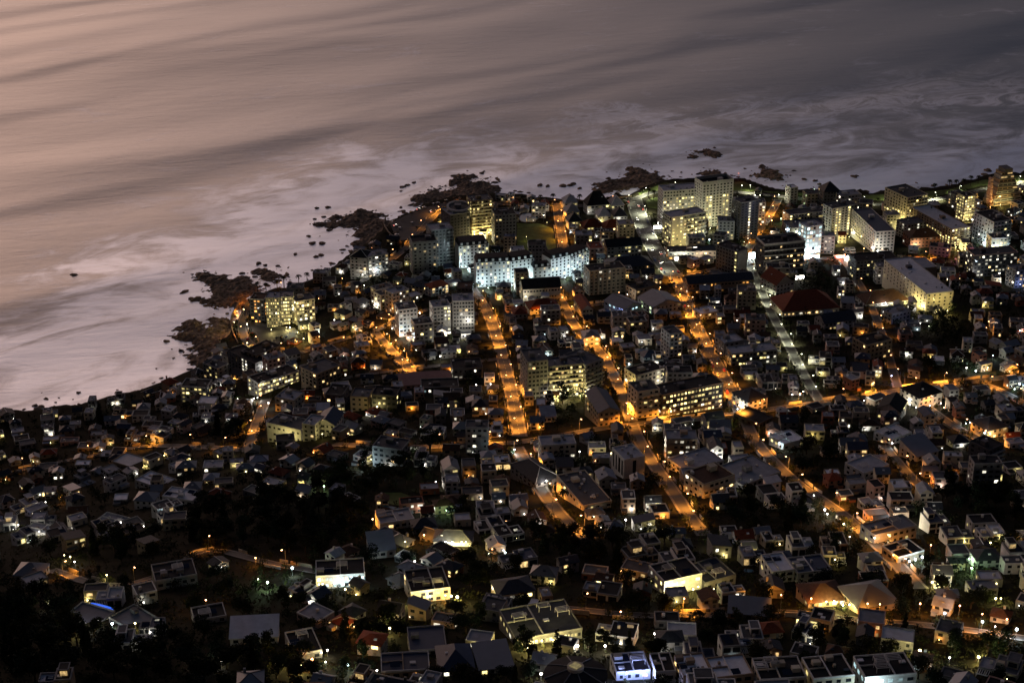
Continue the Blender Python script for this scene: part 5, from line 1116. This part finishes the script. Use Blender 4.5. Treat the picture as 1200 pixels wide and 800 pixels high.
 (1050,616,5,'white',8,.9),(1044,617,4,'white',6,.7),(1056,615,4,'white',6,.7),(1047,650,4,'org',4,.6),(1025,630,4,'white',1,.6),(1072,662,3,'cyan',3,.9),(1080,659,3,'cyan',3,.9),(1065,664,3,'white',2,.7),(1090,647,4,'org',1.5,.6),(1138,672,3,'green',5,.9),(1135,660,3,'green',2,.7),(1160,642,3,'yel',2,.6),(1152,680,4,'white',1.5,.7),(1099,688,3,'yel',4,.8),(1092,685,3,'yel',4,.8),(1111,697,3,'yel',1.5,.6),(1105,689,3,'white',2,.7),(1166,708,3,'yel',2,.8),(1172,708,3,'yel',2,.6),(1197,645,4,'org',2,.8),(1106,728,4,'cyan',2,.8),(1123,724,6,'org',2.5,.6),(1150,738,4,'cyan',2,.8),(1165,741,3,'white',1,.6),(1178,740,6,'org',2.5,.6),(1190,747,4,'cyan',3,1.0),(1077,770,3,'yel',7,1.2),(1146,777,3,'yel',5,1.0),(1153,777,3,'yel',4,.9),(1112,778,3,'white',1,.6),(1027,794,4,'cyan',8,1.0),(1064,790,4,'cyan',3,.8),(1024,797,3,'cyan',5,.8),(1016,715,5,'org',4,.6),(1077,719,5,'org',4,.6)]
for px, py, h, cl, pw, r in FL:
    if (368 < px < 430 and 675 < py < 700) or (775 < px < 825 and 690 < py < 700): pw *= .4
    fk = 'garden_lamp' if py > 470 else 'floodlight'; x, y, z = gp(px, py)
    for _k in range(40):          # keep lamps out in the open, in front of the house rather than inside it
        hit = False
        for fx, fy, rz, x0, y0, x1, y1 in FOOT:
            if abs(fx-x)+abs(fy-y) > 150: continue
            c, s = math.cos(rz), math.sin(rz); a, b_ = (x-fx)*c+(y-fy)*s, -(x-fx)*s+(y-fy)*c
            if x0-.8 < a < x1+.8 and y0-.8 < b_ < y1+.8: hit = True; break
        if not hit: break
        y -= 1.5; x -= 1.5*x/max(y, 1)
    z = g(x, y); t = empty(fk, x, y, z); MB().bar((0,0,-1.5),(0,0,h),.07,n=5).obj('post', M_STEEL, t)
    MB().ball((0,0,h), r*.55, n=8, k=5).obj('lamp_globe', GLOBE[cl], t)
    add_light(t, 0, -.9-r, h+.3, cl, pw*.62, .4)
    tag(t, None, fk.replace('_', ' '), 'garden lamps on the hillside' if py > 470 else 'floodlights in the town'); cn = dict(org='orange', pale='pale', white='white', cyan='cool white', yel='yellow', green='green', blue='blue', mag='magenta', red='red')[cl]
    ITEMS.append((t, f"{'big ' if r > .75 else 'small '}{cn} glowing lamp globe", 'lamp globe', x, y, z+h))
# ------------------------------------------------------------------ lit shop signs and shop fronts
for px, py, w, h, z0, cl, lb in [(798,306,11,3,1,'white','long white lit shop front at the avenue corner, left of the arcade row'),(812,300,7,2.5,6,'white','white lit sign panel over the arcade row'),(826,308,8,4,.6,'cyan','cold white lit shop front at the right end of the arcade row'),(882,304,7,6,.6,'cyan','bright white shop front between the slab tower and the banded office'),(889,311,6,4,.6,'white','white lit forecourt canopy on the tower street corner'),(994,306,7,3.2,1,'white','white lit sign on the shop street'),(984,305,9,2.4,2.5,'red','red lit sign beside the white one on the shop street'),(1128,311,8,2.6,1.5,'mag','magenta lit shop sign on the shop street'),(951,303,14,3,.5,'cyan','cyan lit entrance canopy under the glass building'),(937,328,7,3.4,.6,'white','white lit garage opening below the banded office block'),(900,327,9,1.6,.6,'white','strip of white lit windows at the foot of the banded office block'),(771,269,8,3,1,'white','white lit entrance at the foot of the wide white tower')]:
    a = gp(px, py); t = empty('shop_sign', a[0], a[1], a[2], .08); tag(t, lb, 'lit sign'); MB().box(-w/2-.2,-.1,z0-.2,w/2+.2,.4,z0+h+.2).obj('sign_case', M_STEEL, t); MB().box(-w/2,-.2,z0,w/2,-.101,z0+h).obj('lit_panel', GLOBE[cl], t)
    MB().box(-w/2,0,-3,-w/2+.3,.3,z0-.2).obj('post', M_STEEL, t); MB().box(w/2-.3,0,-3,w/2,.3,z0-.2).obj('post', M_STEEL, t)
    add_light(t, 0, -1.5, z0+h*.6, cl, 3.0, .8)
# ------------------------------------------------------------------ garden walls along the lit streets
gw = {}
for ri, (ph, pix, wd, lc, pw, sp) in enumerate(ROADS):
    P, t_ = resample(LINES[ri], 2.0); T_ = np.gradient(P, axis=0)
    for sd in (1, -1):
        j = 3; cnt = 0
        while j < len(P)-9:
            ln = R.randrange(3, 8)
            if R.random() < (.36 if pix[0][1] > 320 else .12) and j+ln < len(P):
                seg = P[j:j+ln+1]; tt = T_[j:j+ln+1]; tt = tt/np.linalg.norm(tt, axis=1)[:,None]; nn = np.stack([-tt[:,1], tt[:,0]], 1)*sd
                mbw = MB(); hgt = R.uniform(1.5, 2.4); off = wd/2+2.3
                q0 = seg[len(seg)//2]+nn[len(seg)//2]*off
                if sum(math.hypot(b_[0]-q0[0], b_[1]-q0[1]) < b_[4]+2.5 for b_ in ROADP[::2] if b_[5] != ri) == 0:
                    rows = []
                    for p, n_ in zip(seg, nn):
                        a, c = p+n_*off, p+n_*(off+.28); za = g(a[0], a[1]); rows.append([(a[0],a[1],za-1), (a[0],a[1],za+hgt), (c[0],c[1],za+hgt), (c[0],c[1],za-1)])
                    for r0, r1 in zip(rows[:-1], rows[1:]):
                        for k2 in range(4): k3 = (k2+1) % 4; mbw.poly([r0[k2], r1[k2], r1[k3], r0[k3]])
                    mbw.poly(rows[0]); mbw.poly(rows[-1][::-1]); o = mbw.obj('garden_wall', WALL[R.choices(('white','cream','tan','grey'), (40,30,15,15))[0]])
                    cnt += 1; lat = abs(pix[-1][0]-pix[0][0]) > 1.3*abs(pix[-1][1]-pix[0][1])
                    side = ('near' if sd*(-1 if pix[-1][0] > pix[0][0] else 1) > 0 else 'far') if lat else ('left' if sd < 0 else 'right')
                    tag(o, f"plaster wall, {ORD[cnt-1].replace('nearest','first')} from the {'left' if lat else 'far'} end, {side} side of {ph}", 'garden wall', 'garden walls along the streets')
                j += ln+R.choice((1,1,2,3))
            else: j += ln
# ------------------------------------------------------------------ cars
def car_mesh(col, lit=0):
    m_, _nt, b_ = nmat('car paint'); b_.inputs['Base Color'].default_value = (*col, 1); b_.inputs['Roughness'].default_value = .25; b_.inputs['Coat Weight'].default_value = .6
    mb = MB(); prof = [(-2.1,.35),(2.1,.35),(2.15,.75),(1.15,.92),(.55,1.4),(-1.1,1.42),(-1.75,.98),(-2.15,.9)]
    for s in (-1, 1): mb.poly([(x, .84*s*(.8 if z > 1.2 else 1), z) for x, z in (prof if s < 0 else prof[::-1])])
    for (x0, z0), (x1, z1) in zip(prof, prof[1:]+prof[:1]):
        k0, k1 = (.8 if z0 > 1.2 else 1)*.84, (.8 if z1 > 1.2 else 1)*.84; gl = 1 if (max(z0, z1) > 1.3 and min(z0, z1) < 1.3) else 0
        mb.poly([(x0,-k0,z0),(x0,k0,z0),(x1,k1,z1),(x1,-k1,z1)], gl)
    for x in (-1.3, 1.3):
        for s in (-1, 1): mb.bar((x, s*.62, .33), (x, s*.88, .33), .33, m=2, n=10)
    return mb.mesh('parked_car', [m_, M_GLASS, M_STEEL])
CARS = [(n_, car_mesh(c)) for n_, c in (('white',(.7,.7,.7)),('silver',(.35,.36,.38)),('black',(.02,.02,.022)),('red',(.3,.03,.02)),('blue',(.04,.07,.2)))]
HLM = {'head': MB().ball((0,0,0),.2,n=6,k=4).mesh('headlight', GLOBE['white']), 'tail': MB().ball((0,0,0),.16,n=6,k=4).mesh('taillight', GLOBE['red'])}
def car(x, y, rz, lit=None, dz=0.0):
    cn, me = R.choice(CARS); o = link('parked_car' if not lit else 'moving_car', me, None, (x, y, g(x, y)+.5+dz), rz); tag(o, None, 'car', 'cars on the streets')
    if lit:
        for s in (-1, 1):
            link('headlight', HLM['head'], o, (2.15, s*.6, .7)); link('taillight', HLM['tail'], o, (-2.15, s*.6, .8))
    ITEMS.append((o, f"{cn} car {'driving with its lights on' if lit else 'parked without lights'}", 'car', x, y, g(x, y)))
nc = 0
for ri, (ph, pix, wd, lc, pw, sp) in enumerate(ROADS):
    P, t_ = resample(LINES[ri], 3.0); T_ = np.gradient(P, axis=0)
    for j in range(2, len(P)-2):
        d = T_[j]/np.linalg.norm(T_[j])
        if wd >= 8 and j % 2 == 0:
            for sd in (-1, 1):
                if R.random() < .22 and nc < 220:
                    p = P[j]+np.array((-d[1], d[0]))*sd*(wd/2-1.1); car(p[0], p[1], math.atan2(d[1], d[0])+(PI if sd > 0 else 0)); nc += 1
        if wd >= 11 and j % 5 == 0 and R.random() < .28:
            sd = R.choice((-1, 1)); p = P[j]+np.array((-d[1], d[0]))*sd*(wd*.2); car(p[0], p[1], math.atan2(d[1], d[0])+(PI if sd > 0 else 0), True)
for px, py in [(458,260),(463,265),(469,268),(482,249),(490,246),(497,244),(508,240),(513,239),(523,236),(505,249),(483,262),(511,248),(298,375),(295,392),(290,398),(330,396),(336,396),(325,397),(465,276)]:
    x, y, z = gp(px, py); car(x, y, R.uniform(0, 3.1), px in (463, 490, 505))
# ------------------------------------------------------------------ pools
def pool(pix, label, mat, r=2.0):
    z = gp(*pix[0])[2]
    for _k in range(5): P = [(*sea_pt(px, py, z), z) for px, py in pix]; z = max(g(p[0], p[1]) for p in P)+.3
    cx_, cy_, cz_ = (sum(p[i] for p in P)/len(P) for i in range(3))
    t = empty('swimming_pool', cx_, cy_, z); tag(t, label, 'swimming pool'); L0 = [(p[0]-cx_, p[1]-cy_) for p in P]
    L0 = smooth_line(L0+[L0[0]], 2)[:-1]; mb = MB(); mb.poly([(x, y, -.1) for x, y in L0][::-1]); m2 = MB()
    for i in range(len(L0)):
        a, c = L0[i], L0[(i+1) % len(L0)]; a2, c2 = (a[0]*1.06, a[1]*1.06), (c[0]*1.06, c[1]*1.06)
        m2.poly([(*a,0),(*c,0),(*c2,0),(*a2,0)]); m2.poly([(*a2,0),(*c2,0),(*c2,-5),(*a2,-5)])
    me = mb.mesh('water', mat)
    if me.polygons[0].normal.z < 0: me.flip_normals()
    link('water', me, t); m2.obj('coping', M_PAVE, t)
M_POOL, _nt, _b = nmat('pool water'); _b.inputs['Base Color'].default_value = (.06,.16,.22,1); _b.inputs['Roughness'].default_value = .2
M_POOLB, _nt, _b = nmat('lit pool water'); _b.inputs['Base Color'].default_value = (.02,.06,.3,1); _b.inputs['Emission Color'].default_value = (.03,.16,1,1); _b.inputs['Emission Strength'].default_value = .85
M_POOLD = M_POOL
pool([(607,254),(615,249),(628,251),(633,255),(622,260),(611,260)], 'pale blue kidney-shaped pool in the dark hotel garden', M_POOL)
pool([(105,708),(108,705.5),(135,712.5),(132,717)], 'long swimming pool glowing bright blue between two dark roofs', M_POOLB)
pool([(448,591),(471,595),(469,598),(446,593)], 'small dark pool beside a lawn on the middle hillside', M_POOLD)
pool([(873,666),(884,667),(881,671),(871,669)], 'small dark blue pool right of the terraced villa', M_POOLB if False else M_POOL)
# ------------------------------------------------------------------ rocks
import mathutils
def fbm(x, y, s): return mathutils.noise.fractal(mathutils.Vector((x/s, y/s, 3.3)), 1.0, 2.0, 5)
HEAD = [('broad brown rock headland jutting out left of the black shore block', [(208,392),(222,380),(240,384),(252,376),(268,383),(290,384),(300,405),(292,428),(270,440),(250,436),(232,424),(222,408)], 3.6),
 ('brown headland with dark seaward rocks left of the headland towers', [(234,322),(250,322),(262,325),(292,327),(306,336),(300,348),(280,352),(262,350),(240,340)], 3.4),
 ('rounded grassy rock islet off the headland', [(298,321),(310,316),(324,319),(328,325),(318,330),(302,328)], 3.0),
 ('low brown rock shelf between the two headlands', [(245,352),(262,348),(284,352),(282,360),(262,359)], 1.5),
 ('brown rock flat below the seaward car park', [(402,256),(425,248),(446,250),(462,262),(470,286),(452,296),(430,290),(412,284),(416,270)], 2.4),
 ('long brown rock reef in front of the car park', [(488,240),(496,226),(512,220),(534,222),(536,208),(550,207),(556,216),(574,210),(581,216),(577,228),(556,236),(520,240)], 3.4),
 ('dark rock reef by the avenue end', [(733,203),(742,199),(762,202),(778,207),(779,214),(760,220),(744,219),(736,212)], 2.6),
 ('low broken reef left of the avenue end', [(696,219),(712,213),(728,211),(738,218),(724,225),(706,225)], 1.6),
 ('small dark reef beyond the tallest white tower', [(818,204),(830,199),(843,203),(840,208),(824,207)], 1.7),
 ('slanting dark reef in the foam beyond the slim dark tower', [(884,199),(896,197),(918,206),(916,211),(900,210),(888,205)], 1.7),
 ('dark rock islet standing alone in the bright surf', [(812,180),(822,176),(840,180),(836,184),(820,183)], 2.2),
 ('flat brown reef below the white shore block', [(376,262),(396,256),(404,262),(392,268)], 1.4)]
for lb, pix, hm in HEAD:
    W_ = np.array([sea_pt(px, py) for px, py in pix]); x0, y0 = W_.min(0)-12; x1, y1 = W_.max(0)+12; st = 1.8
    gx, gy = np.arange(x0, x1, st), np.arange(y0, y1, st); X, Y = np.meshgrid(gx, gy); ins = inside(X.ravel(), Y.ravel(), W_).reshape(X.shape)
    D = np.full(X.shape, 1e9); cl_ = np.vstack([W_, W_[:1]])
    for (ax, ay), (bx, by) in zip(cl_[:-1], cl_[1:]):
        ux, uy = bx-ax, by-ay; q = ux*ux+uy*uy+1e-9; tt = np.clip(((X-ax)*ux+(Y-ay)*uy)/q, 0, 1); D = np.minimum(D, np.hypot(X-ax-tt*ux, Y-ay-tt*uy))
    D = np.where(ins, D, -D); Nz = np.vectorize(lambda a, c: fbm(a, c, 16))(X, Y); N2 = np.vectorize(lambda a, c: abs(fbm(a, c, 4.5)))(X, Y)
    Z = np.clip((D+14*Nz+4)*.24, -1.6, hm)*(.75+.5*Nz)+N2*2.4-.7
    Z = np.where(D < -9, -1.6, Z); keep = (Z > -1.0); nx = len(gx); fs = []
    for j in range(len(gy)-1):
        for i in range(nx-1):
            if keep[j,i] or keep[j,i+1] or keep[j+1,i] or keep[j+1,i+1]: fs.append((j*nx+i, j*nx+i+1, (j+1)*nx+i+1, (j+1)*nx+i))
    used = sorted({v for f in fs for v in f}); ix = {v: k2 for k2, v in enumerate(used)}; XR, YR, ZR = X.ravel(), Y.ravel(), np.maximum(Z, -1.6).ravel()
    GZ = np.maximum(G(XR, YR), -2); ZR = np.maximum(ZR, np.where(GZ > .5, GZ-.6, -1.6))
    me = bpy.data.meshes.new('rock_headland'); me.from_pydata([(XR[v], YR[v], ZR[v]) for v in used], [], [tuple(ix[v] for v in f) for f in fs]); me.materials.append(M_ROCK); me.update()
    tag(link('rock_headland', me), lb, 'rocks')
BO = []
for i in range(5):
    rg = random.Random(i+40); mb = MB().ball((0,0,0), 1, n=9, k=6, sz=.6)
    mb.v = [tuple(c*(1+.55*mathutils.noise.noise(mathutils.Vector((v[0]*1.3+i*7, v[1]*1.3, v[2]*1.6)))) for c in v) for v in mb.v]; BO.append(mb.mesh('boulder', M_ROCK))
BP = [(87,322,3),(371,244,3),(384,243,3.5),(379,254,2.5),(369,257,2),(398,254,3),(362,277,2.5),(366,285,4),(378,285,3.5),(346,298,2.5),(377,299,3),(370,301,2.5),(303,309,3),(311,311,2.5),(284,320,3),(216,342,4),(230,351,5),(238,354,4),(243,358,3),(225,350,3),(262,358,3),(286,358,2),(472,219,3.5),(478,217,3),(485,214,2.5),(470,224,2),(633,217,4),(642,218,3.5),(659,218,4),(668,217,4),(672,216,3.5),(609,225,2.5),(620,226,2),(943,210,3),(955,212,3),(960,216,2.5),(1001,207,3.5),(1004,206,2.5),(828,204,3),(880,206,2.5),(930,200,2),(1155,205,4),(1158,200,5)]
edge = [sea_pt(*p) for h_ in HEAD for p in h_[1]]
for px, py, r in BP: BP_xy = sea_pt(px, py); edge.append(None); x, y = BP_xy; o = link('boulder', R.choice(BO), None, (x, y, .1), R.uniform(0,6), (r*R.uniform(.8,1.3), r*R.uniform(.7,1), r*R.uniform(.5,.8))); tag(o, None, 'boulder', 'boulders in the surf'); ITEMS.append((o, 'dark wet boulder in the foam', 'boulder', x, y, 1))
for i in range(250):
    if i % 2:
        e = R.choice([q for q in edge if q]); x, y = e[0]+R.gauss(0, 9), e[1]+R.gauss(0, 12)
    else:
        px = R.choice((R.uniform(20, 240), R.uniform(240, 480), R.uniform(240, 480), R.uniform(580, 1150))); py = np.interp(px, [p[0] for p in COAST_PX], [p[1] for p in COAST_PX])-abs(R.gauss(0, 9 if px < 500 else 4)); x, y = sea_pt(px, py)
    r = R.choice((.8,1.0,1.4,2.0,2.8)); o = link('boulder', R.choice(BO), None, (x, y, max(g(x, y), 0)+.05), R.uniform(0,6), (r*R.uniform(.8,1.5), r*R.uniform(.7,1), r*R.uniform(.4,.8))); tag(o, None, 'boulder', 'boulders in the surf')
    ITEMS.append((o, f"{'small' if r < 2 else 'large'} dark boulder at the waterline", 'boulder', x, y, 1))
# sea walls
for lb, pix in (('pale curved sea wall round the left headland', [(281,356),(276,366),(270,376),(272,388),(279,402)]), ('pale sea wall round the tip of the car park', [(452,258),(449,266),(456,274),(464,280),(470,285)]), ('low sea wall along the middle beach road', [(585,230),(640,236),(700,236),(740,230)])):
    P, _ = resample(smooth_line([gp(*p)[:2] for p in pix]), 4); T_ = np.gradient(P, axis=0); T_ /= np.linalg.norm(T_, axis=1)[:,None]; mb = MB(); rows = []
    for p, d in zip(P, T_):
        n_ = np.array((-d[1], d[0])); a, c = p-n_*.4, p+n_*.4; zz_ = max(g(p[0], p[1]), 2.5)+1.3; rows.append([(a[0],a[1],-2),(a[0],a[1],zz_),(c[0],c[1],zz_),(c[0],c[1],-2)])
    for r0, r1 in zip(rows[:-1], rows[1:]):
        for k2 in range(4): k3 = (k2+1) % 4; mb.poly([r0[k2], r1[k2], r1[k3], r0[k3]])
    mb.poly(rows[0]); mb.poly(rows[-1][::-1]); tag(mb.obj('sea_wall', WALL['tan']), lb, 'sea wall')
# ------------------------------------------------------------------ labels: what it looks like, and where it stands from the nearest landmark
def sector(dx, dy):
    a = math.degrees(math.atan2(-dy*1.6, dx)) % 360
    return ('right of','above right of','above','above left of','left of','below left of','below','below right of')[int((a+22.5)//45) % 8]
LP = [(ph, *proj(x, y, z), o) for ph, x, y, z, o in LMS]; bins = {}
for it in ITEMS:
    o, desc, kind, x, y, z = it; sx_, sy_ = proj(x, y, z)
    c = min((q for q in LP if q[3] is not o), key=lambda q: math.hypot(q[1]-sx_, (q[2]-sy_)*1.6))
    bins.setdefault((c[0], sector(sx_-c[1], sy_-c[2]), kind), []).append((math.hypot(sx_-c[1], (sy_-c[2])*1.6), o, desc))
seen = set()
for (ph, sc_, kind), L_ in bins.items():
    L_.sort(key=lambda q: q[0])
    for i, (_, o, desc) in enumerate(L_):
        if len(f"{desc} {sc_} {ph}".split()) > 15: desc = desc.rsplit(',', 1)[0]
        o['label'] = f"{desc}, {ORD[min(i, len(ORD)-1)]} {sc_} {ph}"
# ------------------------------------------------------------------ render settings
SC.view_settings.view_transform = 'Standard'; SC.view_settings.look = 'None'; SC.view_settings.exposure = 0.0; SC.view_settings.gamma = 1.0; SC.view_settings.use_curve_mapping = False
SC.render.engine = 'CYCLES'; cy = SC.cycles; cy.use_denoising = True; cy.use_light_tree = True; cy.max_bounces = 4; cy.diffuse_bounces = 2; cy.glossy_bounces = 2; cy.sample_clamp_indirect = 3.0; cy.sample_clamp_direct = 40.0
print('LIGHTS', sum(o.type == 'LIGHT' for o in SC.objects), 'OBJ', len(SC.objects), 'ITEMS', len(ITEMS), 'lamps', nl, 'trees', nt_, 'shrubs', k_)
